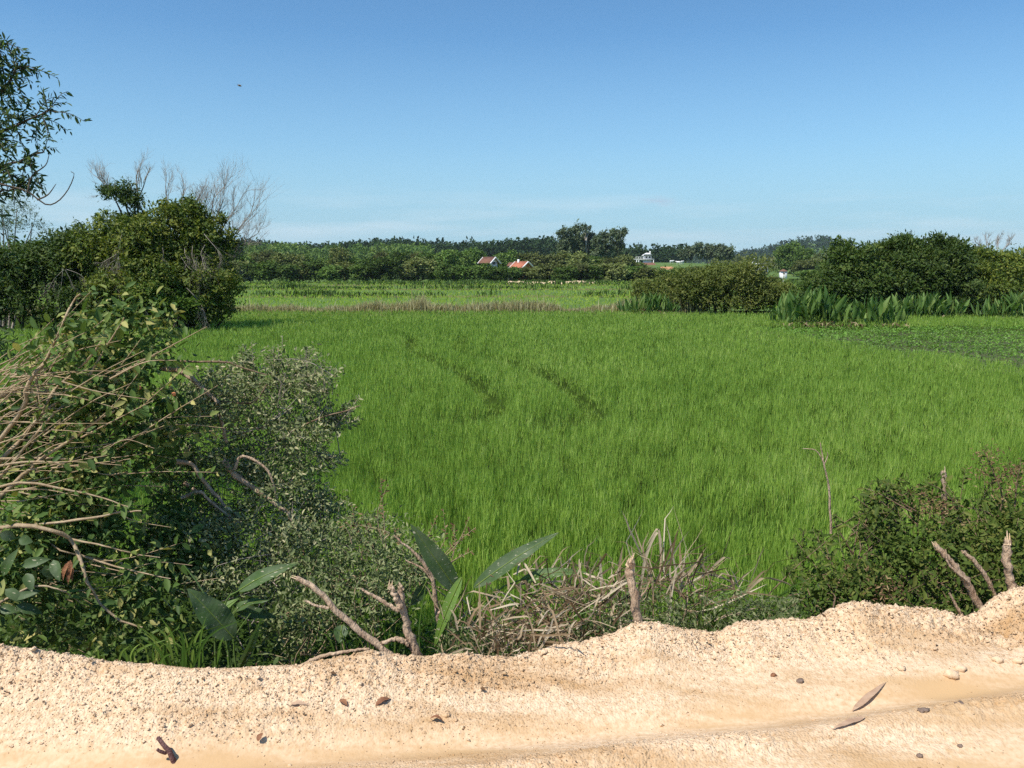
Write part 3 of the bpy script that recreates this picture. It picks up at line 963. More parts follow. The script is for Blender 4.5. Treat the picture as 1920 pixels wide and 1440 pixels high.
rng = np.random.default_rng(100)
pp, hh = [], []
for D in np.arange(440, 590, 7.5):
    u = np.arange(-.46, .212, 4.3 / D)
    u = u + rng.normal(0, .0012, len(u))
    xs_ = u * D
    ys_ = D + rng.normal(0, 1.5, len(u))
    k = (D > 455) | (u > -.15)
    pp.append(np.stack([xs_, ys_, ground_z(xs_, ys_)], -1)[k]); hh.append((10.4 + 1.0 * rng.normal(size=len(u)) + 1.5 * np.sin(u * 31))[k])
pp, hh = np.concatenate(pp), np.concatenate(hh)
mass('eucalyptus_plantation', pp, hh, np.full(len(pp), 2.4), 42, 2.0, M['plant'], 'dark even row of plantation trees along the far ridge', 101)
pp, hh, ww = [], [], []
for q in range(330):
    D = rng.uniform(330, 440); u = rng.uniform(-.62, -.10)
    if -.27 < u < -.14 and D < 385: continue
    pp.append((u * D, D, gz(u * D, D))); hh.append(rng.uniform(5.5, 9)); ww.append(rng.uniform(3.2, 5))
mass('ridge_woodland', np.array(pp), np.array(hh), np.array(ww), 110, 1.25, M['far_green'], 'rounded natural woodland below the plantation on the ridge', 102, conic=.35)
pp, hh, ww = [], [], []
for q in range(1500):
    D = rng.uniform(1050, 1750); u = rng.uniform(-.1, .62)
    z = gz(u * D, D)
    if z < 6 and rng.random() < .6: continue
    pp.append((u * D, D, z)); hh.append(rng.uniform(8, 13)); ww.append(rng.uniform(6, 9))
mass('distant_hill_woods', np.array(pp), np.array(hh), np.array(ww), 26, 4.2, M['plant'], 'bluish wooded hills far behind the valley', 103, conic=.3)
pp, hh, ww = [], [], []
for q in range(420):
    D = rng.uniform(300, 700); u = rng.uniform(.255, .75)
    if D < 430 and u < .34: continue
    pp.append((u * D, D, gz(u * D, D))); hh.append(rng.uniform(5, 9)); ww.append(rng.uniform(3.5, 5.5))
mass('valley_woodland', np.array(pp), np.array(hh), np.array(ww), 80, 1.7, M['far_olive'], 'low olive woodland across the valley behind the right-hand trees', 104, conic=.3)

# ------------------------------------------------------------------ tree prototypes for the far belt (nominal 6 m tall, 2.6 m radius)
def round_proto(name, seed, mat_, lobes_n=7, ncl=620, per=7, leaf=.40, lean=0, flat=1.0, spread=.20, low=.22):
    rng = np.random.default_rng(seed)
    lob = []
    for q in range(lobes_n):
        a = q / lobes_n * 6.28 + rng.normal(0, .4)
        rr = rng.uniform(.5, 1.5)
        zz = 6 * rng.uniform(low + .12, .72)
        s = rng.uniform(1.0, 1.5)
        lob.append(((rr * math.cos(a), rr * math.sin(a), zz), (s, s, s * .85 * flat)))
    lob.append(((0, 0, 4.5), (1.5, 1.5, 1.35)))
    lob.append(((0, 0, 2.2), (2.0, 2.0, 1.6)))
    lob.append(((.3, -.6, .9), (2.2, 1.8, 1.1)))
    g = G(); foliage(g, rng, sublobes(rng, lob, 5, .55), ncl, per, spread, leaf, aspect=.6, shell=(.55, 1.05))
    crown = g.mesh('crown', mat_)
    g = G(); tips = []
    tube(g, smooth_line([(0, 0, -.3), (.1, .05, 1.2), (0, .1, 2.6), (.1, 0, 4)], 8), .16, .06, 6)
    for l in lob[:5]:
        tube(g, smooth_line([(0, .05, 1.1), np.array(l[0]) * .5 + np.array([0, 0, 1.0]), l[0]], 6), .08, .02, 4)
    return g.mesh('trunk', M['treebark']), crown


PROTO = {
    'dark': [round_proto('dark', 201, M['far_green']), round_proto('dark', 202, M['far_green'], 9), round_proto('dark', 203, M['far_green'], 6)],
    'olive': [round_proto('olive', 211, M['far_olive'], 8), round_proto('olive', 212, M['far_olive'], 7, per=5)],
    'bright': [round_proto('bright', 221, M['far_bright'], 6, low=.05)],
}
ORD = ['first', 'second', 'third', 'fourth', 'fifth', 'sixth', 'seventh', 'eighth', 'ninth', 'tenth', 'eleventh', 'twelfth', 'thirteenth', 'fourteenth', 'fifteenth', 'sixteenth', 'seventeenth', 'eighteenth', 'nineteenth', 'twentieth',
       'twenty-first', 'twenty-second', 'twenty-third', 'twenty-fourth', 'twenty-fifth', 'twenty-sixth', 'twenty-seventh', 'twenty-eighth', 'twenty-ninth', 'thirtieth']
LOOK = {'dark': 'dark green rounded', 'olive': 'dull olive', 'bright': 'bright green low'}


def far_tree(kind, px, ytop, hw, D, label, group, cat='tree', name='field_edge_tree', idx=0):
    x = (px - 960) / F * D
    zb = gz(x, D)
    Ht = at(px, ytop, D)[2] - zb
    tr, cw = PROTO[kind][idx % len(PROTO[kind])]
    r = thing(name, label, cat, (x, D, zb), group)
    r.rotation_euler = (0, 0, idx * 2.4)
    sx = hw * D / F / 2.35
    r.scale = (sx, sx, Ht / 5.9)
    link('trunk', tr, r); link('crown', cw, r)
    return r


front = [(448, 486, 24, 'olive'), (478, 493, 24, 'dark'), (508, 489, 25, 'dark'), (541, 494, 23, 'dark'), (566, 489, 22, 'olive'), (594, 487, 25, 'dark'), (624, 496, 22, 'dark'), (650, 491, 23, 'olive'), (676, 495, 22, 'dark'), (702, 481, 27, 'dark'), (730, 482, 25, 'dark'),
         (760, 497, 21, 'olive'), (786, 482, 28, 'olive'), (817, 504, 15, 'bright'), (842, 494, 24, 'dark'), (868, 497, 22, 'dark'), (893, 497, 20, 'dark'), (914, 495, 19, 'dark'), (938, 498, 18, 'dark'), (959, 500, 16, 'dark'), (982, 500, 19, 'olive'), (1004, 502, 20, 'olive'), (1030, 494, 27, 'olive'),
         (1062, 499, 25, 'dark'), (1088, 493, 25, 'olive'), (1116, 498, 24, 'dark'), (1146, 492, 25, 'olive'), (1176, 497, 25, 'dark'), (1206, 500, 25, 'olive'), (1236, 503, 22, 'dark')]
rng = np.random.default_rng(300)
for q, (px, yt, hw, kd) in enumerate(front):
    far_tree(kd, px, yt, hw, 150 + rng.uniform(-2, 5), '%s tree, %s from left in the front row edging the far paddies' % (LOOK[kd], ORD[q]), 'front row of trees along the far field edge', idx=q)
second = [(445, 470, 25, 'dark'), (474, 474, 24, 'olive'), (505, 471, 26, 'olive'), (540, 473, 25, 'olive'), (572, 478, 20, 'dark'), (606, 484, 20, 'dark'), (640, 464, 23, 'olive'), (664, 481, 18, 'dark'), (718, 473, 22, 'olive'), (752, 470, 20, 'dark'), (782, 474, 22, 'olive'), (808, 471, 24, 'dark'), (840, 468, 22, 'dark'), (864, 471, 22, 'dark'), (892, 463, 23, 'dark'),
          (938, 474, 18, 'dark'), (962, 471, 18, 'dark'), (992, 472, 24, 'olive'), (1022, 479, 27, 'olive'), (1052, 470, 24, 'olive'), (1084, 474, 24, 'olive'), (1112, 480, 22, 'dark'), (1140, 484, 24, 'olive'), (1170, 477, 25, 'olive'), (1194, 491, 18, 'dark')]
for q, (px, yt, hw, kd) in enumerate(second):
    D = 188 + rng.uniform(-8, 14)
    if 895 < px < 1010 and kd: D = 192
    far_tree(kd, px, yt, hw, D, '%s tree, %s from left in the row behind the far field-edge trees' % (LOOK[kd], ORD[q]), 'second row of trees behind the far field edge', name='back_row_tree', idx=q + 1)
right = [(1390, 492, 20, 'olive', 270), (1446, 519, 14, 'olive', 190), (1462, 462, 16, 'dark', 265), (1478, 453, 19, 'dark', 262), (1498, 462, 18, 'dark', 258), (1500, 488, 20, 'olive', 225), (1522, 484, 20, 'olive', 228), (1545, 494, 22, 'dark', 205), (1512, 506, 20, 'dark', 185), (1536, 512, 20, 'dark', 170), (1488, 522, 13, 'dark', 168),
         (1300, 500, 22, 'olive', 170), (1340, 498, 26, 'olive', 172), (1378, 503, 24, 'dark', 168), (1268, 502, 22, 'dark', 165)]
for q, (px, yt, hw, kd, D) in enumerate(right):
    far_tree(kd, px, yt, hw, D, '%s tree, %s of those scattered across the valley near the grey house' % (LOOK[kd], ORD[q]), 'scattered trees across the valley', name='valley_tree', idx=q + 2)


# tall eucalyptus with pale limbs
def euca(px, ytop, hw, D, label, group, seed, yb=None, crown_from=.45, bare=False, dens=1.0):
    rng = np.random.default_rng(seed)
    x = (px - 960) / F * D
    zb = gz(x, D)
    Ht = at(px, ytop, D)[2] - zb
    wr = hw * D / F
    r = thing('eucalyptus_tree', label, 'tree', (x, D, zb), group)
    b = np.array([x, D, zb])
    g = G()
    lob = []
    top = b + np.array([rng.normal(0, .1) * wr, 0, Ht])
    tube(g, smooth_line([b - [0, 0, .4], b + [wr * .05, 0, Ht * .3], b + [-wr * .06, 0, Ht * .65], b + [0, 0, Ht * .93]], 10), .022 * Ht + .05, .05, 6)
    for q in range(7 if not bare else 9):
        t = crown_from + (1 - crown_from) * (q + .6) / (7.2 if not bare else 9)
        a = q * 2.4 + rng.normal(0, .4)
        e = b + np.array([math.cos(a) * wr * .72, math.sin(a) * wr * .72, Ht * min(t + .10, .93)])
        s = b + np.array([0, 0, Ht * max(t - .16, .2)])
        tube(g, smooth_line([s, s * .45 + e * .55 + np.array([0, 0, -.2]), e], 7), .010 * Ht + .03, .03, 5)
        if not bare or q % 2:
            k = rng.uniform(.30, .46) * wr * (1.25 - .4 * t)
            lob.append((e - [0, 0, k * .5], (k * .8, k * .8, k * 1.5)))
    if not bare:
        lob.append((b + [0, 0, Ht * .86], (wr * .34, wr * .34, Ht * .14)))
        lob.append((b + [0, 0, Ht * .5], (wr * .6, wr * .6, Ht * .25)))
    part('trunk', g, M['palebark'], r)
    g = G()
    foliage(g, rng, lob, int(300 * dens), 6, .18 * wr ** .5 * .8, .0020 * D + .12, aspect=.5, droop=.6, shell=(.3, 1.1), bump=.3)
    part('crown', g, M['euca'], r)


for q, a in enumerate([(1056, 426, 14, 'leftmost of the tall eucalyptus trees rising over the far belt'), (1079, 420, 15, 'second tall eucalyptus, pointed crown, in the group over the far belt'), (1101, 434, 14, 'third tall eucalyptus, in the middle of the group over the far belt'),
                       (1119, 441, 11, 'shorter slim eucalyptus between the two halves of the tall group'), (1133, 433, 15, 'tall open-crowned eucalyptus with pale limbs in the group over the belt'), (1157, 427, 15, 'rightmost tall eucalyptus with spreading crown over the far belt')]):
    euca(a[0], a[1], a[2], 226 + (q % 3) * 4, a[3], 'tall eucalyptus trees over the far belt', 400 + q, crown_from=.35 if q < 4 else .5, dens=2.0 if q < 4 else 1.4)
euca(1097, 415, 8, 232, 'bare dead top of a eucalyptus sticking out above the tall group', 'tall eucalyptus trees over the far belt', 420, bare=True, dens=.25)
for q, a in enumerate([(1277, 470, 8), (1289, 463, 9), (1305, 457, 12), (1325, 459, 11), (1343, 460, 12), (1360, 464, 10)]):
    euca(a[0], a[1], a[2], 345 + 5 * (q % 2), 'pale-trunked eucalyptus, %s from the left in the group right of the plantation' % ORD[q], 'pale-trunked eucalyptus group right of the plantation', 430 + q, crown_from=.42, dens=1.1)

# radio mast on the distant hill
mx_, my_ = (1037 - 960) / F * 1690, 1690.
mz_ = gz(mx_, my_)
g = G()
for s in (-1, 1):
    tube(g, [(mx_ + s * .5, my_, mz_), (mx_ + s * .2, my_, mz_ + 26)], .25, .16, 4)
for q in range(9):
    tube(g, [(mx_ - .5, my_, mz_ + q * 2.8), (mx_ + .4, my_, mz_ + q * 2.8 + 2.6)], .12, .12, 3)
tag(link('radio_mast', g.mesh('radio_mast', M['steel'])), 'thin lattice radio mast on the distant hill left of the eucalyptus', 'mast')

# ------------------------------------------------------------------ houses
def gable_house(name, label, px, ybase, D, wx, dy, hw, hr, rz, wall, roof, chimney=False, over=.5, yb_z=None, trim=True):
    x = (px - 960) / F * D
    z0 = at(px, ybase, D)[2]
    r = thing(name, label, 'house', (x, D, z0))
    r.rotation_euler = (0, 0, rz)

    def P(nm, g, m, par=r):
        return link(nm, g.mesh(nm, m), par)
    g = G(); box(g, -wx / 2, wx / 2, -dy / 2, dy / 2, -3, hw)
    g.add([(wx / 2, -dy / 2, hw), (wx / 2, dy / 2, hw), (wx / 2, 0, hw + hr - .05)], [(0, 1, 2)])
    g.add([(-wx / 2, -dy / 2, hw), (-wx / 2, dy / 2, hw), (-wx / 2, 0, hw + hr - .05)], [(0, 2, 1)])
    P('wall', g, wall)
    g = G()
    o = over
    k = hr / (dy / 2)
    for s in (-1, 1):
        a = [(-wx / 2 - o, 0, hw + hr), (wx / 2 + o, 0, hw + hr), (wx / 2 + o, s * (dy / 2 + o), hw - o * k), (-wx / 2 - o, s * (dy / 2 + o), hw - o * k)]
        b = [(p[0], p[1], p[2] + .16) for p in a]
        g.add(a + b, [(0, 1, 2, 3), (7, 6, 5, 4), (0, 4, 5, 1), (2, 6, 7, 3), (1, 5, 6, 2), (3, 7, 4, 0)])
    rf = P('roof', g, roof)
    if trim:
        for e in (-1, 1):
            for s in (-1, 1):
                xe = e * (wx / 2 + o + .06)
                g = G()
                tube(g, [(xe, 0, hw + hr + .02), (xe, s * (dy / 2 + o), hw - o * k + .02)], .17, .17, 4)
                P('bargeboard', g, M['white'], rf)
    if chimney:
        g = G(); box(g, -wx * .32, -wx * .32 + .34, -.17 - dy * .1, .17 - dy * .1, hw, hw + hr + .55)
        P('chimney', g, M['white'], rf)
    for q in range(3):
        xx = -wx / 2 + wx * (q + .6) / 3.2
        nm = 'door' if q == 1 else 'window'
        g = G(); box(g, xx - .5, xx + .5, -dy / 2 - .06, -dy / 2 + .05, .05 if q == 1 else hw * .35, hw * .85)
        P(nm, g, M['glass'])
    g = G(); box(g, wx / 2 - .05, wx / 2 + .06, -.45, .45, hw * .4, hw * .95)
    P('window', g, M['glass'])
    return r


gable_house('brown_roof_house', 'low house with brown tiled roof and white gable among the far trees', 918, 499, 176, 2.4, 2.6, .9, .95, rad(-38), M['white'], M['brownroof'])
gable_house('red_roof_house', 'house with bright red tiled roof, white gable trim and chimney among far trees', 978, 507, 174, 2.6, 3.0, .8, 1.0, rad(-42), M['orange'], M['redroof'], chimney=True)
gable_house('small_house', 'small white hut with dark roof tucked beside the red-roofed house', 962, 507, 176, 1.6, 1.6, 1.0, .6, rad(-30), M['white'], M['brownroof'], over=.2, trim=False)

# white villa on the rise: stacked hip roofs and terraces
D = 300.
r = thing('white_villa', 'white two-storey villa with terrace, columns and dark lower roof on the rise', 'house', at(1208, 493, D))


def VP(nm, m, *bx, par=None):
    g = G()
    for b in bx: box(g, *b)
    return link(nm, g.mesh(nm, m), par or r)


VP('wall', M['white'], (-2.2, 2.4, -1.5, 3, -2, 1.2))
VP('upper_wall', M['white'], (-.2, 2.5, -.8, 2.2, 1.45, 2.7))
VP('terrace_slab', M['white'], (-3.6, 3.3, -2.3, 3.2, 1.2, 1.45))
for xx in (-3.3, -2.5, 2.9):
    VP('column', M['white'], (xx, xx + .25, -2.2, -1.95, -1.6, 1.2))
for xx in (-3.5, -2.6, -1.7, -.9):
    VP('railing_post', M['white'], (xx, xx + .14, -2.25, -2.1, 1.45, 2.1))
VP('railing', M['white'], (-3.55, -.4, -2.26, -2.12, 2.1, 2.22))
g = G()
g.add([(-.7, -1.5, 2.7), (3.1, -1.5, 2.7), (3.1, 2.7, 2.7), (-.7, 2.7, 2.7), (.7, .6, 3.7), (1.7, .6, 3.7)], [(0, 1, 5, 4), (2, 3, 4, 5), (3, 2, 1, 0)])
g.add([(3.1, -1.5, 2.7), (3.1, 2.7, 2.7), (1.7, .6, 3.7), (-.7, 2.7, 2.7), (-.7, -1.5, 2.7), (.7, .6, 3.7)], [(0, 1, 2), (3, 4, 5)])
rf = link('roof', g.mesh('roof', M['white']), r)
VP('chimney', M['white'], (1.9, 2.3, .2, .6, 2.9, 4.3), par=rf)
VP('window', M['glass'], (.3, 1.0, -.86, -.78, 1.7, 2.4)); VP('window', M['glass'], (1.5, 2.1, -.86, -.78, 1.7, 2.4))
VP('doorway', M['glass'], (-1.9, -.8, -1.56, -1.48, -1.5, .9))
g = G()
g.add([(-2.8, -5.5, -1.8), (4.4, -5.5, -1.8), (3.2, -2.4, .1), (-1.4, -2.4, .1)], [(0, 1, 2, 3)])
g.add([(4.4, -5.5, -1.8), (4.6, -2.4, -1.8), (3.2, -2.4, .1)], [(0, 1, 2)])
g.add([(-2.8, -5.5, -1.8), (-1.4, -2.4, .1), (-3, -2.4, -1.8)], [(0, 1, 2)])
link('lower_roof', g.mesh('lower_roof', M['brownroof']), r)
VP('lower_wall', M['orange'], (-2.4, 4.0, -5.1, -2.4, -4, -1.75))

# grey building with white parapet, mostly behind bushes
r = thing('grey_house', 'grey walled house with white parapet behind the olive bush', 'house', at(1428, 506, 240.))
VP('wall', M['grey_wall'], (-1.1, .9, 0, 2.4, -2, 1.5))
VP('annex', M['grey_wall'], (.95, 2.0, .2, 2.0, -2, .9))
VP('parapet', M['white'], (-1.7, -.1, -.1, 2.5, 1.5, 2.0))
VP('upper_room', M['white'], (.55, 1.3, .2, 1.2, 1.6, 2.05))
VP('window', M['glass'], (1.2, 1.7, .12, .2, -.2, .5))
g = G(); tube(g, [(-3.2, 0, 1.3), (-2.3, 0, 2.9)], .12, .12, 5); tube(g, [(-2.25, 0, 2.8), (-2.25, 0, 3.3)], .16, .16, 5)
link('inclined_pipe', g.mesh('inclined_pipe', M['white']), r)
r = thing('pink_house', 'small white hut with pinkish hipped roof behind the leaning pole', 'house', at(1470, 514, 205.))
VP('wall', M['white'], (-.75, .8, 0, 1.5, -2, .7))
g = G()
g.add([(-.9, -.2, .7), (.95, -.2, .7), (.95, 1.7, .7), (-.9, 1.7, .7), (0, .7, 1.3)], [(0, 1, 4), (1, 2, 4), (2, 3, 4), (3, 0, 4)])
link('roof', g.mesh('roof', M['brownroof']), r)
VP('window', M['glass'], (-.3, .2, -.06, .02, .05, .5))
g = G()
b = at(1468, 536, 140.)
tube(g, [b - [0, 0, .5], b + [.03, 0, 1.2], at(1470.5, 510, 140.)], .08, .06, 6, rough=.03, rng=np.random.default_rng(2))
tag(link('wooden_pole', g.mesh('wooden_pole', M['pole'])), 'slim weathered pole standing before the small hut across the valley', 'pole')

# bare earth banks
def earth_bank(name, label, pts, D, m, h):
    g = G(); rng = np.random.default_rng(len(pts) * 7)
    pr = np.linspace(0, 1, 5)
    n = 40
    xs = np.linspace(pts[0], pts[1], n)
    x = (xs - 960) / F * D
    hh = h * (.35 + .9 * fbm(xs * .09, xs * 0, 3, 3))
    V = np.stack([np.broadcast_to(x[:, None], (n, 5)), D + np.broadcast_to(pr[None] * 1.5, (n, 5)), gz(x[n // 2], D) - .1 + hh[:, None] * np.sin(pr[None] * 2.6)], -1)
    i = np.arange(n - 1)[:, None] * 5; j = np.arange(4)[None]
    g.add(V.reshape(-1, 3), np.stack([i + j, i + 5 + j, i + 6 + j, i + 1 + j], -1).reshape(-1, 4))
    tag(link(name, g.mesh(name, m)), label, 'earth bank')


earth_bank('sand_bank', 'strip of pale sand heaped along the far field edge below the red roof', (952, 1116), 139.5, M['clod'], .8)
earth_bank('red_earth_bank', 'small bare red earth cutting right of the white villa', (1236, 1260), 262., M['earth'], 1.1)

# white cattle grazing on the rise
def animal(px, py, D, label, s=1.0, rz=0.0, m='white'):
    b = at(px, py, D)
    g = G()
    sec = [(-.95, 1.05, .12, .14), (-.85, 1.05, .28, .34), (-.3, 1.0, .34, .42), (.3, 1.02, .33, .42), (.75, 1.12, .26, .34), (1.05, 1.3, .16, .22), (1.3, 1.35, .14, .17), (1.6, 1.2, .09, .10)]
    k = 8
    an = np.linspace(0, 6.283, k, endpoint=False)
    V = np.array([[(x_, math.cos(q) * a_, z_ + math.sin(q) * b_) for q in an] for x_, z_, a_, b_ in sec]).reshape(-1, 3)
    i = np.arange(len(sec) - 1)[:, None] * k; j = np.arange(k)[None]; j2 = (j + 1) % k
    g.add(V, np.stack([i + j, i + j2, i + k + j2, i + k + j], -1).reshape(-1, 4))
    for lx, ly in ((-.7, .2), (-.7, -.2), (.65, .2), (.65, -.2)):
        tube(g, [(lx, ly, .95), (lx + .04, ly, .5), (lx, ly, 0)], [.13, .07, .06], k=5)
    tube(g, [(-.95, 0, 1.2), (-1.1, 0, .8), (-1.1, 0, .5)], .04, .03, 4)
    o = link('cow', g.mesh('cow', M[m]), None, b)
    o.rotation_euler = (0, 0, rz); o.scale = (s, s, s)
    tag(o, label, 'cow', 'cattle on the rise')


animal(1259, 494, 300., 'white cow standing on the rise nearest the dark plantation edge', .8, .4)
animal(1272, 495.5, 300., 'white cow in the middle of the small herd below the eucalyptus', .8, 2.6)
animal(1279, 495.5, 300., 'white cow at the right of the small herd below the eucalyptus', .9, .9)

# ------------------------------------------------------------------ middle distance: left thicket
def spires(rng, lobes, n, r, h):
    out = list(lobes)
    for q in range(n):
        c, rr = lobes[rng.integers(len(lobes))]
        d = rand_dir(rng, 1)[0]
        d[2] = abs(d[2]) + .5
        d = unit(d)
        k = rng.uniform(.6, 1.3)
        out.append((np.array(c) + d * np.array(rr) * .95 + [0, 0, h * k * .4], (r * k, r * k, h * k)))
    return out


def pl(cx, cy, rx, ry, Y, dep):
    k = pxm(Y)
    return (at(cx, cy, Y), (rx * k, dep, ry * k))


def shrub(name, label, cat, lobes, mat_, seed, ncl, per, spread, L, aspect=.45, stems=8, bark='treebark', group=None, droop=.2, shell=(.45, 1.05), bump=.3, basew=.3, lump=3.0, under=.5, base=None):
    rng = np.random.default_rng(seed)
    c = np.array([l[0] for l in lobes])
    b = np.array([c[:, 0].mean(), c[:, 1].mean(), 0.0]) if base is None else np.array(base, float)
    r = thing(name, label, cat, b, group)
    g = G()
    for q in range(stems):
        l = lobes[q % len(lobes)]
        e = l[0] + rng.normal(size=3) * np.array(l[1]) * .35
        s = b + np.array([rng.normal() * basew, rng.normal() * basew, -.1])
        s[0] = s[0] * .5 + e[0] * .5
        m_ = s * .45 + e * .55 + rng.normal(size=3) * .15
        tube(g, smooth_line([s, m_, e], 8), .07, .015, 5)
    part('trunk' if cat == 'tree' else 'stem', g, M[bark], r)
    g = G()
    foliage(g, rng, sublobes(rng, lobes, 12, .5), ncl, per, spread * .8, L, aspect, droop, shell=shell, bump=bump, lump=lump, under=under)
    part('crown' if cat == 'tree' else 'foliage', g, mat_, r)
    return r


shrub('thicket_bush', 'big rounded dark green bush at the right end of the left thicket', 'bush',
      spires(np.random.default_rng(9), [pl(330, 470, 85, 75, 36.5, 1.6), pl(380, 540, 58, 62, 36, 1.4), pl(300, 545, 70, 60, 35.4, 1.3), pl(395, 470, 40, 60, 37, 1.2), pl(350, 420, 55, 38, 37, 1.2), pl(330, 585, 80, 25, 35.4, 1.0), pl(405, 580, 28, 26, 35.6, .9), pl(385, 596, 50, 16, 35.2, .7)], 34, .16, .30),
      M['bush'], 501, 3900, 10, .13, .15, .5, 16, base=(-14.8, 36.3, 0))
shrub('thicket_bush', 'yellowish green bush in the middle of the left thicket below the leaning tree', 'bush',
      [pl(210, 480, 60, 55, 37, 1.4), pl(250, 450, 45, 40, 37.5, 1.2), pl(230, 545, 60, 55, 36, 1.3), pl(270, 585, 60, 26, 35.2, .8)],
      M['bush'], 502, 2200, 10, .13, .15, .5, 10, base=(-18.2, 36.6, 0))
shrub('thicket_bush', 'dark mounded bush at the left end of the left thicket', 'bush',
      [pl(60, 510, 80, 60, 36.5, 1.5), pl(130, 490, 60, 50, 37, 1.4), pl(90, 570, 100, 40, 35.6, 1.2), pl(0, 540, 60, 70, 36, 1.4), pl(170, 560, 40, 45, 35.8, 1.0), pl(150, 450, 40, 24, 37.5, 1), pl(60, 595, 70, 18, 35.2, .7), pl(150, 592, 70, 20, 35.2, .7), pl(-30, 590, 60, 20, 35.4, .7), pl(220, 592, 60, 18, 35, .6)],
      M['dark_tree'], 503, 3200, 10, .13, .15, .5, 12, base=(-21.5, 36.5, 0))
shrub('thicket_bush', 'fresh green low shrub at the foot of the big rounded thicket bush', 'bush',
      [pl(290, 560, 42, 34, 34.6, .7), pl(340, 575, 40, 26, 34.6, .7)], M['far_bright'], 504, 520, 10, .09, .12, .5, 6, base=(-14.6, 34.7, 0))
shrub('willow_tree', 'grey-green wispy tree at the left edge behind the thicket', 'tree',
      [pl(20, 400, 55, 35, 39, 1.2), pl(-30, 430, 60, 50, 39, 1.2), pl(60, 425, 24, 18, 39, .8)], M['euca'], 505, 500, 9, .14, .12, .25, 8, 'deadwood', base=(-25.5, 39, 0), shell=(.2, 1.1))
shrub('leaning_tree', 'small leaning tree with one dark leafy tuft above the thicket', 'tree',
      [pl(228, 365, 36, 20, 37, .6), pl(250, 380, 22, 16, 37, .5), pl(205, 358, 16, 10, 37, .4)], M['dark_tree'], 506, 300, 9, .09, .14, .35, 5, base=at(268, 420, 37), shell=(.2, 1.05))


def dead_tree(label, base, starts, seed, Y, name='dead_tree', r0=.05, depth=4, spread=.62, group=None, kids=(2, 4), cat='tree', mat_='deadwood', up=.25, len_=1.0):
    rng = np.random.default_rng(seed)
    r = thing(name, label, cat, base, group)
    g = G(); tw = G()
    for (a, b) in starts:
        p, e = np.array(a, float), np.array(b, float)
        g = G(); tube(g, smooth_line([p, p * .5 + e * .5 + rng.normal(size=3) * .08, e], 7), r0, r0 * .5, 5)
        part('branch', g, M[mat_], r)
        L = np.linalg.norm(e - p)
        for q in range(5):
            s = p + (e - p) * (.45 + .55 * q / 4)
            grow(tw, rng, s, unit(e - p) + rand_dir(rng, 1)[0] * .45, L * .34 * len_, r0 * .4, depth - 1, [], spread, up, 4, 4, kids, .72, .5, .15)
    part('twigs', tw, M[mat_], r, kind='stuff')
    return r


Yd = 37.5
dead_tree('grey leafless tree leaning right out of the rounded thicket bush', at(380, 600, Yd) * [1, 1, 0],
          [(at(385, 520, Yd), at(470, 400, Yd)), (at(370, 500, Yd), at(420, 372, Yd)), (at(375, 490, Yd), at(440, 440, Yd)), (at(400, 520, Yd), at(455, 470, Yd)), (at(360, 480, Yd), at(380, 390, Yd)), (at(410, 530, Yd), at(450, 520, Yd)), (at(370, 460, Yd), at(400, 372, Yd)), (at(390, 470, Yd), at(445, 385, Yd)), (at(400, 490, Yd), at(480, 440, Yd)), (at(380, 440, Yd), at(410, 400, Yd)), (at(350, 430, Yd), at(365, 380, Yd)), (at(400, 500, Yd), at(440, 480, Yd))], 511, Yd, r0=.036, kids=(3, 4), spread=.8)
dead_tree('bare thin twigs standing up from the top of the rounded thicket bush', at(330, 600, Yd) * [1, 1, 0],
          [(at(335, 420, Yd), at(345, 355, Yd)), (at(330, 430, Yd), at(310, 350, Yd)), (at(350, 420, Yd), at(375, 365, Yd))], 512, Yd, r0=.035, kids=(2, 4))
dead_tree('bare branches of the leaning tree above its leafy tuft', at(265, 600, 37.2) * [1, 1, 0],
          [(at(262, 415, 37.2), at(205, 350, 37.2)), (at(258, 400, 37.2), at(255, 330, 37.2)), (at(225, 370, 37.2), at(182, 332, 37.2)), (at(250, 380, 37.2), at(275, 330, 37.2))], 513, 37.2, r0=.04)
dead_tree('fan of dry drooping twigs on the front of the dark thicket bush', at(120, 600, 34.8) * [1, 1, 0],
          [(at(120, 505, 34.8), at(90, 545, 34.8)), (at(122, 505, 34.8), at(140, 550, 34.8)), (at(118, 503, 34.8), at(108, 560, 34.8)), (at(125, 505, 34.8), at(165, 530, 34.8))], 514, 34.8, name='dead_branch', r0=.012, up=-.35, cat='branch', kids=(3, 4))
dead_tree('pale dead branch hanging in the gap between the two thicket bushes', at(220, 600, 35) * [1, 1, 0],
          [(at(232, 430, 35), at(222, 480, 35)), (at(222, 475, 35), at(195, 490, 35)), (at(222, 478, 35), at(225, 505, 35)), (at(224, 470, 35), at(205, 510, 35))], 515, 35, name='dead_branch', r0=.018, up=-.2, cat='branch', kids=(3, 4))
dead_tree('dry hanging branch at the foot of the rounded thicket bush', at(330, 600, 34.4) * [1, 1, 0],
          [(at(350, 540, 34.4), at(385, 590, 34.4)), (at(300, 545, 34.4), at(320, 596, 34.4)), (at(260, 560, 34.4), at(285, 600, 34.4))], 516, 34.4, name='dead_branch', r0=.02, up=-.3, cat='branch')

rng = np.random.default_rng(517)
sts = []
for q in range(16):
    x0, y0 = rng.uniform(190, 420), rng.uniform(430, 560)
    sts.append((at(x0, y0, 35.0 + rng.uniform(-.2, .5)), at(x0 + rng.normal(8, 14), y0 + rng.uniform(20, 42), 34.7)))
dead_tree('loose brownish dry twigs draped over the front of the rounded thicket bush', at(310, 600, 34.9) * [1, 1, 0], sts, 518, 34.8, name='dead_branch', r0=.012, up=-.25, cat='branch', depth=3, len_=1.6)

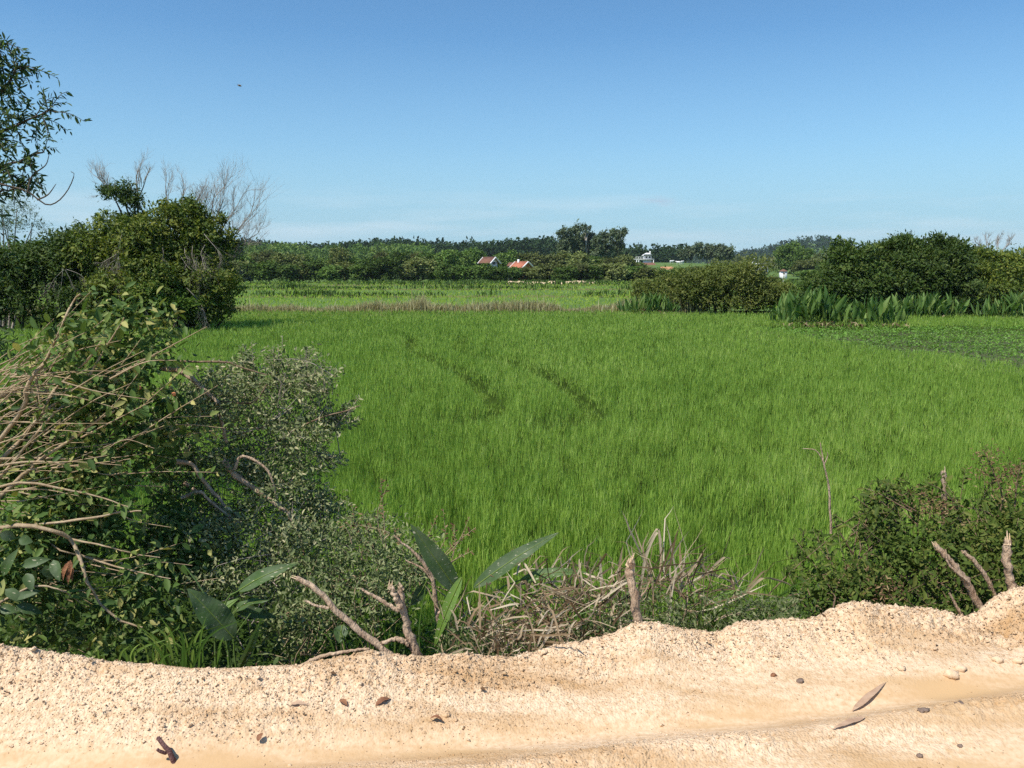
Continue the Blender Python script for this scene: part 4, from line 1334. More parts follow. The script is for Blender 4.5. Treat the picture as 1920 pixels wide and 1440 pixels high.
# ------------------------------------------------------------------ middle distance: right side
shrub('willow_bush', 'broad olive green bush behind the first clump of canna leaves', 'bush',
      [pl(1250, 552, 48, 36, 50, 1.6), pl(1310, 540, 60, 42, 50.5, 1.8), pl(1380, 540, 60, 46, 50.5, 1.8), pl(1430, 555, 40, 34, 50, 1.6), pl(1330, 570, 110, 20, 49.4, 1.2), pl(1350, 512, 45, 18, 51, 1.2)],
      M['olive'], 521, 3600, 10, .17, .18, .35, 14, base=(12.6, 50.2, 0), shell=(.5, 1.1))
for q, (lb, lobes, sd, bs, n_) in enumerate([
    ('leftmost dark bushy tree on the right, with a low spreading skirt', [pl(1580, 500, 34, 50, 47, 1.4), pl(1600, 468, 32, 26, 47, 1.2), pl(1560, 545, 50, 38, 46.5, 1.4), pl(1625, 520, 36, 55, 46.5, 1.3), pl(1555, 520, 26, 16, 46.3, .9), pl(1585, 452, 14, 14, 47, .7), pl(1560, 585, 50, 16, 46, .8), pl(1620, 583, 50, 18, 46, .8)], 531, (19.4, 47, 0), 2300),
    ('tall dark bushy tree in the middle of the right-hand group', [pl(1690, 480, 44, 44, 48, 1.5), pl(1680, 530, 45, 55, 47, 1.4), pl(1640, 470, 24, 26, 48, 1), pl(1698, 455, 26, 20, 48, 1), pl(1720, 530, 40, 50, 47, 1.3), pl(1690, 580, 60, 20, 46.2, .8)], 532, (23, 47.6, 0), 2300),
    ('dense dark tree with rounded top right of the middle one', [pl(1755, 475, 48, 38, 48, 1.5), pl(1770, 520, 55, 50, 47, 1.5), pl(1790, 470, 30, 28, 48.5, 1), pl(1748, 452, 22, 14, 48, .9), pl(1780, 580, 70, 20, 46.4, .8)], 533, (25.6, 47.8, 0), 2100),
    ('paler bushy tree at the right edge with bare twigs on top', [pl(1850, 500, 55, 40, 49, 1.5), pl(1830, 545, 50, 45, 48, 1.4), pl(1900, 520, 50, 45, 49, 1.5), pl(1860, 470, 40, 22, 49.5, 1.2), pl(1940, 500, 50, 50, 49, 1.4), pl(1890, 565, 60, 28, 48, 1.2), pl(1850, 584, 60, 18, 47, .8), pl(1930, 584, 50, 20, 47, .8)], 534, (29, 48.6, 0), 2500)]):
    shrub('bushy_tree', lb, 'tree', spires(np.random.default_rng(sd), [(c - np.array([0, 0, .62]) * (c[2] > 1.6), r) for c, r in lobes], 16, .20, .34), M['dark_tree'] if q < 3 else M['bush'], sd, int(n_ * 1.25), 10, .15, .19, .4, 12, group='dark bushy trees on the right', base=bs, droop=-.1, lump=4)
dead_tree('bare grey twigs on top of the paler bushy tree at the right edge', at(1860, 600, 49.6) * [1, 1, 0],
          [(at(1860, 480, 49.6), at(1850, 452, 49.6)), (at(1865, 480, 49.6), at(1872, 450, 49.6)), (at(1875, 480, 49.6), at(1893, 455, 49.6)), (at(1855, 480, 49.6), at(1835, 458, 49.6))], 541, 49.6, r0=.035, kids=(3, 4))

# canna-like clumps: stalk and upright broad leaf, each leaf a part
def thalia_leaf_mesh(seed, hang=0.0):
    rng = np.random.default_rng(seed)
    g = G()
    ln = .18 + .2 * rng.random()
    p = smooth_line([(0, 0, 0), (.02, 0, .25), (ln * .4, 0, .55)], 6)
    tube(g, p, .014, .009, 4, .6)
    b = p[-1]
    tip = b + np.array([ln * (1.1 + hang), rng.normal(0, .08), 1.02 - hang * .6])
    broad_leaf(g, b, tip, .175 + .07 * rng.random(), (-.75, rng.normal(0, .5), .45), .05 + .06 * rng.random(), rng.random(), rows=7, cup=.2)
    return g.mesh('leaf', M['thalia'])


TL = [thalia_leaf_mesh(600 + q, hang=(q % 4 == 3) * .5) for q in range(8)]


def dry_leaf_mesh(seed):
    rng = np.random.default_rng(seed); g = G()
    ribbon(g, smooth_line([(0, 0, 0), (.1, 0, .22), (.35, .03, .18), (.5, .05, -.02)], 6), .09, np.array([0, 1, .3]), rng.random())
    return g.mesh('dry_leaf', M['straw'])


DL = [dry_leaf_mesh(640 + q) for q in range(3)]


def canna_clump(label, x0px, x1px, Y, prof, n, ndry, seed, dep=1.2):
    rng = np.random.default_rng(seed)
    xa, xb = (x0px - 960) / F * Y, (x1px - 960) / F * Y
    r = thing('canna_clump', label, 'water plant', ((xa + xb) / 2, Y, 0), 'clumps of tall canna-like water plants')
    for q in range(n):
        t = rng.random()
        x = xa + (xb - xa) * t
        y = Y + rng.uniform(-.4, dep)
        hgt = np.interp(t, np.linspace(0, 1, len(prof)), prof) * (rng.uniform(.78, 1.08) if q % 3 else rng.uniform(.4, .75))
        o = link('leaf', TL[rng.integers(8)], r)
        o.location = (x - r.location[0], y - Y, -.03)
        o.rotation_euler = (rng.normal(0, .18), rng.normal(0, .20), rng.random() * 6.28)
        k = hgt / 1.30
        o.scale = (k * rng.uniform(.8, 1.25), k * rng.uniform(.9, 1.3), k)
    for q in range(ndry):
        x = rng.uniform(xa, xb)
        o = link('dry_leaf', DL[rng.integers(3)], r)
        o.location = (x - r.location[0], rng.uniform(-.75, -.25), .05 + .1 * rng.random())
        o.rotation_euler = (rng.normal(0, .3), rng.normal(0, .3), rng.random() * 6.28)
        k = rng.uniform(.6, 1.1)
        o.scale = (k, k, k)


canna_clump('blue-green canna clump with brown foot in front of the olive bush', 1166, 1268, 47.5, (.9, 1.15, 1.3, 1.2, .75), 130, 26, 651)
canna_clump('largest canna clump, left of the marsh before the dark trees', 1456, 1692, 38.5, (.75, 1.5, 1.75, 1.55, 1.05, 1.3, 1.35, .8), 296, 60, 652, 1.6)
canna_clump('long even canna clump at the foot of the middle dark trees', 1650, 1806, 44, (1.1, 1.25, 1.3, 1.4, 1.3, 1.1), 180, 14, 653)
canna_clump('canna clump cut by the right edge of the view', 1846, 1950, 43.3, (.9, 1.3, 1.45, 1.5), 110, 10, 654)

# ------------------------------------------------------------------ bird
b = at(449, 161, 60.)
g = G()
sec = [(-.16, .012), (-.10, .03), (0, .045), (.09, .035), (.14, .025), (.18, .008)]
V = np.array([[(x_, math.cos(q) * r_, math.sin(q) * r_) for q in np.linspace(0, 6.283, 6, endpoint=False)] for x_, r_ in sec]).reshape(-1, 3)
i = np.arange(5)[:, None] * 6; j = np.arange(6)[None]; j2 = (j + 1) % 6
g.add(V, np.stack([i + j, i + j2, i + 6 + j2, i + 6 + j], -1).reshape(-1, 4))
for s in (-1, 1):
    g.add([(.08, 0, .02), (-.06, 0, .02), (-.05, s * .14, .09), (.07, s * .14, .09), (-.08, s * .30, .02)], [(0, 1, 2, 3)])
    g.add([(.07, s * .14, .09), (-.05, s * .14, .09), (-.08, s * .30, .02)], [(0, 1, 2)])
bo = link('bird', g.mesh('bird', M['darkstone']), None, b)
bo.rotation_euler = (.3, 0, .9)
tag(bo, 'tiny dark bird flying high in the open blue sky', 'bird')

# ------------------------------------------------------------------ foreground helpers
def path(pts, Y, n=16):
    """px polyline (px, py[, dY]) at forward distance Y."""
    return smooth_line([at(p[0], p[1], Y + (p[2] if len(p) > 2 else 0)) for p in pts], n)


def branch_part(parent, name, pts, r0, r1, mat_, k=7, rough=.07, seed=0, jag=0, kind=None):
    rng = np.random.default_rng(seed)
    g = G()
    p = np.asarray(pts, float).copy()
    p[1:-1] += rng.normal(size=(len(p) - 2, 3)) * r0 * .16
    rr_ = np.linspace(r0, r1, len(p)) * (1 + .045 * rng.normal(size=len(p)))
    tube(g, p, rr_, None, k, .5, rough, rng)
    o = part(name, g, mat_, parent, True, kind)
    if jag:                               # splintered break at the end
        g = G()
        d = unit(p[-1] - p[-2])
        s = unit(np.cross(d, [0, 1, .2])); b = np.cross(s, d)
        for q in range(jag):
            a = q / jag * 6.28
            e = p[-1] + (s * math.cos(a) + b * math.sin(a)) * r1 * .6
            tube(g, [e - d * r1 * 1.5, e + d * r1 * rng.uniform(.3, 2.6)], r1 * .45, r1 * .1, 4)
        ch = link('splinter', g.mesh('splinter', M['splinter'], origin=tuple(parent.location)), o)
        if kind: ch['kind'] = kind
    return o


def frame(P, A, N, L, loc, Wk=1.0):
    A = unit(A); N = unit(N - (N @ A) * A); B = np.cross(N, A)
    m = Matrix.Identity(4)
    for r in range(3):
        m[r][0], m[r][1], m[r][2], m[r][3] = A[r] * L, B[r] * L * Wk, N[r] * L, P[r] - loc[r]
    return m


def leaf_meshes(mat_, aspect, seed, n=8, curl=.15, fold=.18):
    out = []
    rng = np.random.default_rng(seed)
    for q in range(n):
        g = G()
        leaves(g, np.zeros((1, 3)), np.array([[1., 0, 0]]), np.array([[0, 0, 1.]]), np.ones(1), np.array([aspect * rng.uniform(.85, 1.15)]), np.array([(q + .5) / n]), fold=fold * rng.uniform(.3, 1.4), curl=curl * rng.uniform(.2, 2))
        out.append(g.mesh('leaf', mat_))
    return out


def leafy(parent, P, A, N, L, asp, mat_, R, n_parts, seed, meshes=None, name='leaf', rest='foliage'):
    """The leaves that show largest become parts, the rest one part of kind stuff."""
    rng = np.random.default_rng(seed)
    loc = np.array(parent.location)
    idx = np.arange(len(P))
    rel = P - np.array([0, 0, H])
    dist = np.linalg.norm(rel, axis=1)
    u = rel[:, 0] / P[:, 1]
    dep = -rel[:, 2] / P[:, 1]
    vis = (np.abs(u) < .62) & (dep < np.tan(np.arctan((EDGE_PY(960 + u * F) - 720) / F) + PITCH) - .03)
    score = L / dist * np.where(vis, 1, 0) * (1 + .0 * R) - .02 * (P[:, 1] - P[:, 1].min())
    order = np.argsort(-score)
    pick = order[:n_parts]
    ms = meshes or leaf_meshes(mat_, asp, seed)
    for q in pick:
        o = link(name, ms[min(int(R[q] * len(ms)), len(ms) - 1)], parent)
        o.matrix_basis = frame(P[q], A[q], N[q], float(L[q]), loc)
    k = np.setdiff1d(idx, pick)
    if len(k):
        g = G()
        leaves(g, P[k], A[k], N[k], L[k], L[k] * asp, R[k])
        part(rest, g, mat_, parent, kind='stuff')


def EDGE_PY(px):
    return np.interp(px, EDGE[:, 0], EDGE[:, 1])


def twig_leaves(rng, lines, step, side=.25, hang=.1):
    """Leaves set alternately along lines: returns P, A, N."""
    P, A, N = [], [], []
    for ln in lines:
        ln = np.asarray(ln)
        seg = np.linalg.norm(np.diff(ln, axis=0), axis=1)
        cum = np.concatenate([[0], np.cumsum(seg)])
        for q, d in enumerate(np.arange(step, cum[-1], step)):
            p = np.array([np.interp(d, cum, ln[:, c]) for c in range(3)])
            i = min(np.searchsorted(cum, d), len(ln) - 1)
            t = unit(ln[i] - ln[i - 1])
            s = unit(np.cross(t, rand_dir(rng, 1)[0])) * (1 if q % 2 else -1)
            P.append(p); A.append(t * .6 + s + np.array([0, 0, -hang])); N.append(rand_dir(rng, 1)[0] * .6 + np.array([-.2, -.5, .6]))
    return np.array(P), np.array(A), np.array(N)


# ------------------------------------------------------------------ undergrowth in the ditch behind the sand, dark leaf colour standing in for shade
rng = np.random.default_rng(700)
g = G()
n = 44000
x = rng.uniform(-4.4, 4.2, n)
s = .12 + np.where(x / 3.5 < -.2, 3.0, 1.7) * rng.random(n) ** .8
y = crest_y(x) + s
u = x / y
pxu = 960 + u * F
# tallest on the left, thin in the middle where straw and rice show
top = np.interp(pxu, [-100, 300, 520, 700, 860, 960, 1180, 1420, 1480, 1560, 1800, 2000], [1.40, 1.35, 1.27, 1.15, 1.02, .98, .96, .86, .95, 1.12, 1.25, 1.35])
z = (.25 + (top - .25) * rng.random(n) ** .7) - .14 * np.minimum(s, 1.5)
keep = rng.random(n) < np.interp(pxu, [-100, 700, 900, 1200, 1420, 1500, 2000], [1, 1, .8, .8, .6, .95, 1])
x, y, z = x[keep], y[keep], z[keep]
n = len(x)
P = np.stack([x, y, z], -1)
L = rng.uniform(.022, .055, n)
R = np.clip(fbm(x * 3, y * 3 + z * 4, 2, 3) * .7 + rng.random(n) * .4 - .1, 0, 1)
leaves(g, P, rand_dir(rng, n) + [0, 0, -.1], rand_dir(rng, n) * .8 + [-.2, -.4, .5], L, L * .5, R, fine=False)
tag(link('undergrowth', g.mesh('undergrowth', M['under'])), 'tangled undergrowth of small leaves coloured dark for the shade in the ditch', 'undergrowth', kind='stuff')
g = G()
for q in range(520):
    x = rng.uniform(-3.2, 3.2); s = rng.uniform(.15, 1.3); y = float(crest_y(x)) + s
    p = np.array([x, y, rng.uniform(.2, .6)])
    d = unit(np.array([rng.normal(0, .8), rng.normal(0, .5), rng.uniform(.2, 1.2)]))
    L = rng.uniform(.3, .8)
    m = p + d * L * .5 + rng.normal(size=3) * .05
    tube(g, smooth_line([p, m, p + d * L + np.array([0, 0, -.12]) * rng.random()], 6), rng.uniform(.002, .006), .0012, 4)
tag(link('brushwood', g.mesh('brushwood', M['twig'])), 'thin tangled dry sticks lying in the ditch below the road', 'brushwood', kind='stuff')

g = G()
n = 7000
pxv = rng.uniform(820, 1500, n); Yv = rng.uniform(3.35, 4.1, n)
pyv = EDGE_PY(pxv) + 8 - 75 * rng.random(n) ** 1.7 * (.35 + 1.1 * fbm(pxv * .02, pxv * 0, 3, 8))
P = np.array([at(a, b, c) for a, b, c in zip(pxv, pyv, Yv)])
L = rng.uniform(.014, .034, n)
leaves(g, P, rand_dir(rng, n) + [0, 0, .2], rand_dir(rng, n) * .8 + [-.2, -.4, .5], L, L * .35, rng.random(n) * .8, fine=False)
tag(link('verge_weeds', g.mesh('verge_weeds', M['grey'])), 'grey-green small weeds along the back of the sand crest under the straw', 'weeds', kind='stuff')

# ------------------------------------------------------------------ left broad-leaved shrub
rng = np.random.default_rng(710)
sh = thing('broad_leaf_shrub', 'large cut shrub with sweeping tan stems and broad dark leaves at the left', 'shrub', (-3.0, 4.1, .35))
STEMS = [([(-60, 900), (38, 775), (50, 730), (68, 697), (83, 680), (108, 632), (120, 602), (135, 568), (150, 552)], 3.75, .011),
         ([(-70, 950), (5, 860), (35, 830), (62, 795), (82, 772), (98, 735), (108, 725), (160, 680), (190, 640)], 3.72, .012),
         ([(60, 800), (82, 772), (125, 742), (160, 715), (185, 675), (200, 648), (225, 612), (232, 596)], 3.70, .008),
         ([(-40, 765), (0, 745), (20, 735), (45, 727), (88, 721), (130, 722)], 3.8, .010),
         ([(-30, 930), (38, 850), (75, 805), (105, 772), (125, 757), (170, 730)], 3.66, .008),
         ([(-20, 950), (50, 885), (85, 855), (150, 812), (188, 785), (215, 770)], 3.62, .012),
         ([(-40, 862), (0, 860), (75, 859), (135, 862), (185, 878), (225, 900)], 3.6, .009),
         ([(-30, 880), (30, 868), (95, 866), (150, 876), (200, 890), (240, 885)], 3.58, .007),
         ([(-50, 1000), (0, 990), (55, 986), (111, 1000), (136, 1015), (153, 1054), (167, 1096), (189, 1132), (230, 1165), (267, 1177)], 3.45, .012),
         ([(30, 988), (55, 986), (155, 974), (222, 961), (265, 958)], 3.46, .008),
         ([(125, 1006), (136, 1011), (190, 1022), (250, 1038), (300, 1045)], 3.44, .006),
         ([(140, 1025), (150, 1040), (211, 1060), (280, 1077), (320, 1085)], 3.43, .006),
         ([(-30, 920), (40, 905), (110, 915), (180, 930), (240, 950)], 3.52, .007),
         ([(60, 985), (110, 1030), (170, 1045), (230, 1055)], 3.44, .005),
         ([(-40, 840), (20, 800), (70, 770), (120, 760), (170, 768)], 3.8, .007),
         ([(-40, 820), (10, 780), (60, 755), (110, 742)], 3.85, .008),
         ([(0, 1130), (60, 1100), (110, 1105), (150, 1130)], 3.35, .006),
         ([(68, 697), (72, 740), (80, 775)], 3.75, .006)]
lines = []
for q, (pts, Y, r) in enumerate(STEMS):
    p = path([(a, b, rng.normal(0, .03)) for a, b in pts], Y + rng.normal(0, .05), 18)
    lines.append(p[8:])
    branch_part(sh, 'stem', p, r, r * .35, M['twig'], 6, .06, q)
# thin whips fanning from the left
g = G()
whips = []
for q in range(270):
    x0, y0 = rng.uniform(-60, 60) + (q > 150) * rng.uniform(0, 190), rng.uniform(700, 1130 if q > 150 else 1000)
    a = rad(rng.uniform(-5, 50)) if y0 < 930 else rad(rng.uniform(-35, 15))
    L = rng.uniform(90, 240)
    Y = rng.uniform(3.5, 4.2)
    pts = [(x0, y0), (x0 + L * .5 * math.cos(a) + rng.normal(0, 8), y0 - L * .5 * math.sin(a) + rng.normal(0, 10)), (x0 + L * math.cos(a), y0 - L * math.sin(a) + rng.uniform(-10, 30))]
    p = path(pts, Y, 8)
    tube(g, p, rng.uniform(.002, .0045), .0012, 4)
    whips.append(p[3:])
part('whips', g, M['twig'], sh, kind='stuff')
P1, A1, N1 = twig_leaves(rng, lines + whips[::2], .028)
lobes = [pl(205, 635, 85, 70, 4.0, .35), pl(275, 690, 60, 60, 4.1, .35), pl(240, 760, 95, 100, 4.1, .45), pl(290, 820, 60, 80, 4.1, .4), pl(120, 790, 120, 90, 4.1, .35), pl(210, 890, 130, 80, 4.0, .45), pl(90, 900, 110, 70, 3.95, .3),
         pl(110, 985, 150, 80, 3.85, .4), pl(230, 1010, 110, 80, 3.9, .4), pl(180, 1090, 150, 80, 3.75, .35), pl(40, 1110, 110, 80, 3.6, .3), pl(310, 1100, 80, 80, 3.8, .35), pl(70, 1190, 120, 50, 3.5, .25), pl(250, 1180, 110, 50, 3.55, .25)]
P2, D2, R2 = lobe_leaves(rng, sublobes(rng, lobes, 7, .42)[len(lobes):], 1200, 8, .045, shell=(.2, 1.0), bump=.2)
A2 = rand_dir(rng, len(P2)) + D2 * .4 + [0, 0, -.25]
N2 = rand_dir(rng, len(P2)) * .6 + D2 * .3 + [-.2, -.35, .5]
P = np.concatenate([P1, P2]); A = np.concatenate([A1, A2]); N = np.concatenate([N1, N2])
L = .045 * rng.uniform(.4, 1.55, len(P))
L[rng.random(len(P)) < .05] *= 1.35
leafy(sh, P, A, N, L, .46, M['broad'], rng.random(len(P)), 300, 711)
# large dark leaves in the lower left corner and a few withered ones
for q, (bx_, by_, tx_, ty_) in enumerate([(5, 1080, 35, 1028), (40, 1060, 95, 1048), (25, 1120, 78, 1108), (30, 1135, 80, 1150), (0, 1140, 36, 1146), (10, 1105, 45, 1130), (50, 1075, 60, 1110), (100, 1050, 112, 1090), (85, 1060, 98, 1085), (0, 1000, 30, 1010), (35, 1012, 62, 1016)]):
    g = G(); broad_leaf(g, at(bx_, by_, 3.3), at(tx_, ty_, 3.3 + rng.normal(0, .03)), .048, (rng.normal(0, .4), -1, .7), .08, .15 + .2 * rng.random(), rows=7)
    part('leaf', g, M['near_thalia'], sh, True)
for q, (bx_, by_, tx_, ty_) in enumerate([(130, 1052, 118, 1092), (136, 1055, 128, 1096), (132, 1050, 136, 1090)]):
    g = G(); broad_leaf(g, at(bx_, by_, 3.36), at(tx_, ty_, 3.36), .025, (.3 * q - .3, -1, .5), .1, .5, rows=6)
    o = part('withered_leaf', g, M['russet'], sh, True); o['label'] = 'withered orange-brown leaf'
for q, (a, b) in enumerate([(326, 739), (261, 727)]):
    c = at(a, b, 3.75); g = G(); tv = ICO_V * .012 + c
    g.add(tv, ICO_F); part('fruit', g, M['orange'], sh, True)

# ------------------------------------------------------------------ dusty grey-leaved shrub and fallen limb
rng = np.random.default_rng(720)
sg = thing('grey_leaf_shrub', 'dusty grey-green small-leaved shrub with a fallen limb beside the cut shrub', 'shrub', (-1.5, 4.6, .3))
LIMBS = [([(300, 690), (345, 700), (385, 735), (410, 755), (415, 790), (425, 830)], 4.3, .016, .008),
         ([(330, 866), (360, 872), (385, 905), (420, 945), (432, 975)], 4.15, .014, .006),
         ([(418, 862), (440, 890), (490, 925), (540, 965), (552, 1000)], 4.2, .018, .010),
         ([(440, 880), (455, 855), (500, 880), (520, 935)], 4.18, .010, .005),
         ([(300, 676), (345, 678), (420, 679), (450, 688), (500, 703)], 4.35, .008, .003),
         ([(345, 905), (375, 925), (420, 955), (450, 970)], 4.25, .012, .006),
         ([(340, 934), (375, 922), (395, 940), (440, 975), (480, 1000)], 4.1, .010, .004),
         ([(410, 752), (470, 755), (492, 735), (500, 720)], 4.35, .006, .003),
         ([(520, 828), (565, 800), (605, 782), (650, 770), (676, 760)], 4.5, .006, .002),
         ([(540, 960), (560, 1000), (570, 1040)], 4.15, .010, .006)]
lines = []
for q, (pts, Y, r0, r1) in enumerate(LIMBS):
    p = path(pts, Y, 16)
    branch_part(sg, 'limb', p, r0, r1, M['stub'] if r0 > .009 else M['bark'], 7, .12, 30 + q)
lobes = [pl(480, 765, 110, 90, 4.6, .45), pl(555, 715, 75, 60, 4.7, .35), pl(420, 720, 70, 50, 4.6, .3), pl(560, 810, 70, 60, 4.6, .35), pl(450, 870, 110, 60, 4.5, .4), pl(540, 890, 80, 70, 4.5, .4), pl(480, 970, 130, 70, 4.3, .4), pl(390, 1000, 80, 80, 4.2, .35), pl(560, 1020, 90, 70, 4.2, .35), pl(460, 1080, 120, 60, 4.0, .35), pl(590, 960, 50, 60, 4.4, .3), pl(350, 790, 60, 90, 4.7, .3), pl(350, 900, 60, 70, 4.6, .3)]
P2, D2, R2 = lobe_leaves(rng, sublobes(rng, lobes, 9, .40), 1900, 11, .03, shell=(.2, 1.02), bump=.3)
A2 = rand_dir(rng, len(P2)) + D2 * .5 + [0, 0, .1]
N2 = rand_dir(rng, len(P2)) * .7 + D2 * .3 + [-.2, -.35, .5]
sprigs, g = [], G()
for (x0, y0), (x1, y1), Y in [((545, 740), (520, 648), 4.7), ((480, 720), (460, 652), 4.6), ((575, 720), (562, 660), 4.75), ((600, 745), (590, 690), 4.7), ((610, 800), (676, 760), 4.7), ((610, 810), (665, 790), 4.7), ((590, 770), (640, 800), 4.7), ((600, 730), (620, 735), 4.7), ((520, 730), (500, 690), 4.6), ((590, 860), (640, 850), 4.6), ((600, 940), (650, 960), 4.5), ((560, 720), (585, 655), 4.75), ((585, 835), (625, 880), 4.6), ((610, 790), (655, 775), 4.7)]:
    for q in range(4):
        a = (x0 + rng.normal(0, 14), y0 + rng.normal(0, 10)); b = (x1 + rng.normal(0, 9), y1 + rng.normal(0, 9))
        p = path([a, ((a[0] + b[0]) / 2 + rng.normal(0, 6), (a[1] + b[1]) / 2), b], Y + rng.normal(0, .06), 8)
        tube(g, p, .003, .001, 4); sprigs.append(p)
for l in lobes:
    for q in range(16):
        e = l[0] + rand_dir(rng, 1)[0] * np.array(l[1])
        s = l[0] + rng.normal(size=3) * .1 + np.array([.05, 0, -.15])
        p = smooth_line([s, (s + e) / 2 + rng.normal(size=3) * .04, e], 7)
        tube(g, p, .0035, .001, 4)
part('twigs', g, M['deadwood'], sg, kind='stuff')
P1, A1, N1 = twig_leaves(rng, sprigs, .008)
P = np.concatenate([P1, P2]); A = np.concatenate([A1, A2]); N = np.concatenate([N1, N2])
L = .026 * rng.uniform(.6, 1.45, len(P))
R = np.clip(rng.random(len(P)) * .9 + .1, 0, 1)
leafy(sg, P, A, N, L, .40, M['grey'], R, 300, 721)

# lower dusty shrub between the grey shrub and the straw
rng = np.random.default_rng(730)
sd = thing('dusty_shrub', 'low brownish dusty shrub with tan seed sprigs behind the broken branches', 'shrub', (-.7, 4.2, .3))
lobes = [pl(640, 1030, 80, 50, 4.1, .35), pl(700, 1020, 70, 50, 4.2, .3), pl(740, 1080, 70, 60, 4.0, .3), pl(600, 1100, 80, 60, 3.9, .3), pl(680, 1130, 90, 60, 3.8, .3), pl(560, 1170, 90, 50, 3.7, .25), pl(800, 1060, 40, 50, 4.1, .25)]
P2, D2, R2 = lobe_leaves(rng, lobes, 520, 11, .035, shell=(.3, 1.05), bump=.3)
A2 = rand_dir(rng, len(P2)) + [0, 0, .1]
N2 = rand_dir(rng, len(P2)) * .7 + [-.2, -.4, .5]
g = G(); sprigs = []
for (x0, y0), (x1, y1) in [((715, 1030), (712, 905)), ((700, 1040), (668, 950)), ((820, 1080), (865, 985)), ((800, 1080), (890, 975)), ((760, 1060), (740, 985)), ((790, 1080), (830, 965)), ((730, 1010), (690, 985)), ((650, 1020), (640, 975)), ((840, 1060), (880, 1030))]:
    for q in range(2):
        p = path([(x0 + rng.normal(0, 10), y0), ((x0 + x1) / 2 + rng.normal(0, 12), (y0 + y1) / 2), (x1 + rng.normal(0, 8), y1 + rng.normal(0, 8))], 4.1 + rng.normal(0, .08), 8)
        tube(g, p, .003, .001, 4); sprigs.append(p[3:])
for l in lobes:
    for q in range(12):
        e = l[0] + rand_dir(rng, 1)[0] * np.array(l[1]); s = l[0] + rng.normal(size=3) * .1 - [0, 0, .2]
        tube(g, smooth_line([s, (s + e) / 2 + rng.normal(size=3) * .04, e], 7), .0035, .001, 4)
part('twigs', g, M['twig'], sd, kind='stuff')
P1, A1, N1 = twig_leaves(rng, sprigs, .016)
g = G(); L1 = .024 * rng.uniform(.6, 1.4, len(P1))
leaves(g, P1, A1, N1, L1, L1 * .35, rng.random(len(P1)))
part('seed_sprigs', g, M['brownleaf'], sd, kind='stuff')
L = .026 * rng.uniform(.6, 1.4, len(P2))
leafy(sd, P2, A2, N2, L, .36, M['grey'], rng.random(len(P2)) * .8, 160, 731)

# ------------------------------------------------------------------ canna plants at the road edge
def near_canna(label, base, leafs, stalks, seed):
    r = thing('canna_plant', label, 'water plant', base)
    for q, (b, t, wd, face, arch, rn, Y, wave) in enumerate(leafs):
        g = G()
        broad_leaf(g, at(*b, Y), at(*t, Y + (.05 if q % 2 else -.05)), wd, face, arch, rn, rows=60, cup=.10, wave=wave, seed=q)
        o = part('leaf', g, M['near_thalia'], r, True)
        v_ = np.concatenate(g.v).reshape(60, 11, 3)[:, 5]
        g2 = G(); tube(g2, v_[::4] + unit(np.asarray(face, float)) * .0012, .0032, .0008, 5, .85)
        link('midrib', g2.mesh('midrib', M['sedge'], True, origin=tuple(r.location)), o)
    for q, (pts, rr, Y) in enumerate(stalks):
        g = G(); tube(g, path(pts, Y, 10), rr, rr * .6, 6, .75)
        part('stalk', g, M['near_thalia'], r, True)
    return r


near_canna('broad-leaved canna plant with a large dark blade low beside the grey shrub', at(430, 1262, 3.4),
           [((438, 1196), (352, 1104), .135, (.2, -.8, .8), .03, .25, 3.35, .03), ((447, 1108), (557, 1057), .075, (-.1, -.9, .8), .10, .35, 3.45, .02), ((430, 1160), (505, 1125), .06, (0, -.5, 1), .14, .35, 3.5, .08), ((440, 1142), (520, 1158), .055, (.2, -.8, .5), .1, .2, 3.5, .08),
            ((447, 1256), (490, 1158), .040, (.6, -1, .1), .06, .9, 3.3, .0), ((408, 1150), (448, 1122), .04, (-.2, -.6, .7), .05, .8, 3.5, 0), ((455, 1250), (480, 1205), .04, (-.5, -1, .2), .1, .2, 3.32, .1)],
           [([(432, 1270), (428, 1215), (438, 1190)], .007, 3.36), ([(440, 1270), (420, 1180), (425, 1125), (447, 1108)], .005, 3.44), ([(445, 1270), (440, 1200), (470, 1150)], .005, 3.42), ([(405, 1265), (400, 1160), (378, 1105), (345, 1060)], .006, 3.5)], 1)
near_canna('canna plant with three long scarred blades spreading above the straw', at(850, 1250, 3.5),
           [((857, 1108), (769, 982), .105, (.3, -1, .35), .03, .15, 3.5, .015), ((888, 1102), (1048, 998), .085, (-.2, -.8, .75), .05, .12, 3.55, .02), ((975, 1088), (1102, 1073), .055, (0, -.8, .8), .12, .55, 3.6, .01), ((866, 1082), (814, 1214), .062, (-.55, -1, .2), .04, .95, 3.38, .0),
            ((642, 1172), (636, 1206), .07, (0, -1, .3), .05, .1, 3.5, .02), ((800, 1090), (770, 1135), .06, (.3, -1, .2), .08, .08, 3.55, .05)],
           [([(835, 1250), (840, 1180), (857, 1105)], .006, 3.5), ([(850, 1250), (870, 1170), (890, 1100)], .006, 3.52), ([(860, 1250), (880, 1180), (930, 1110), (975, 1088)], .005, 3.58), ([(815, 1240), (825, 1210), (850, 1130)], .005, 3.42), ([(790, 1240), (786, 1180), (800, 1090)], .004, 3.55), ([(640, 1250), (640, 1200)], .004, 3.5)], 2)


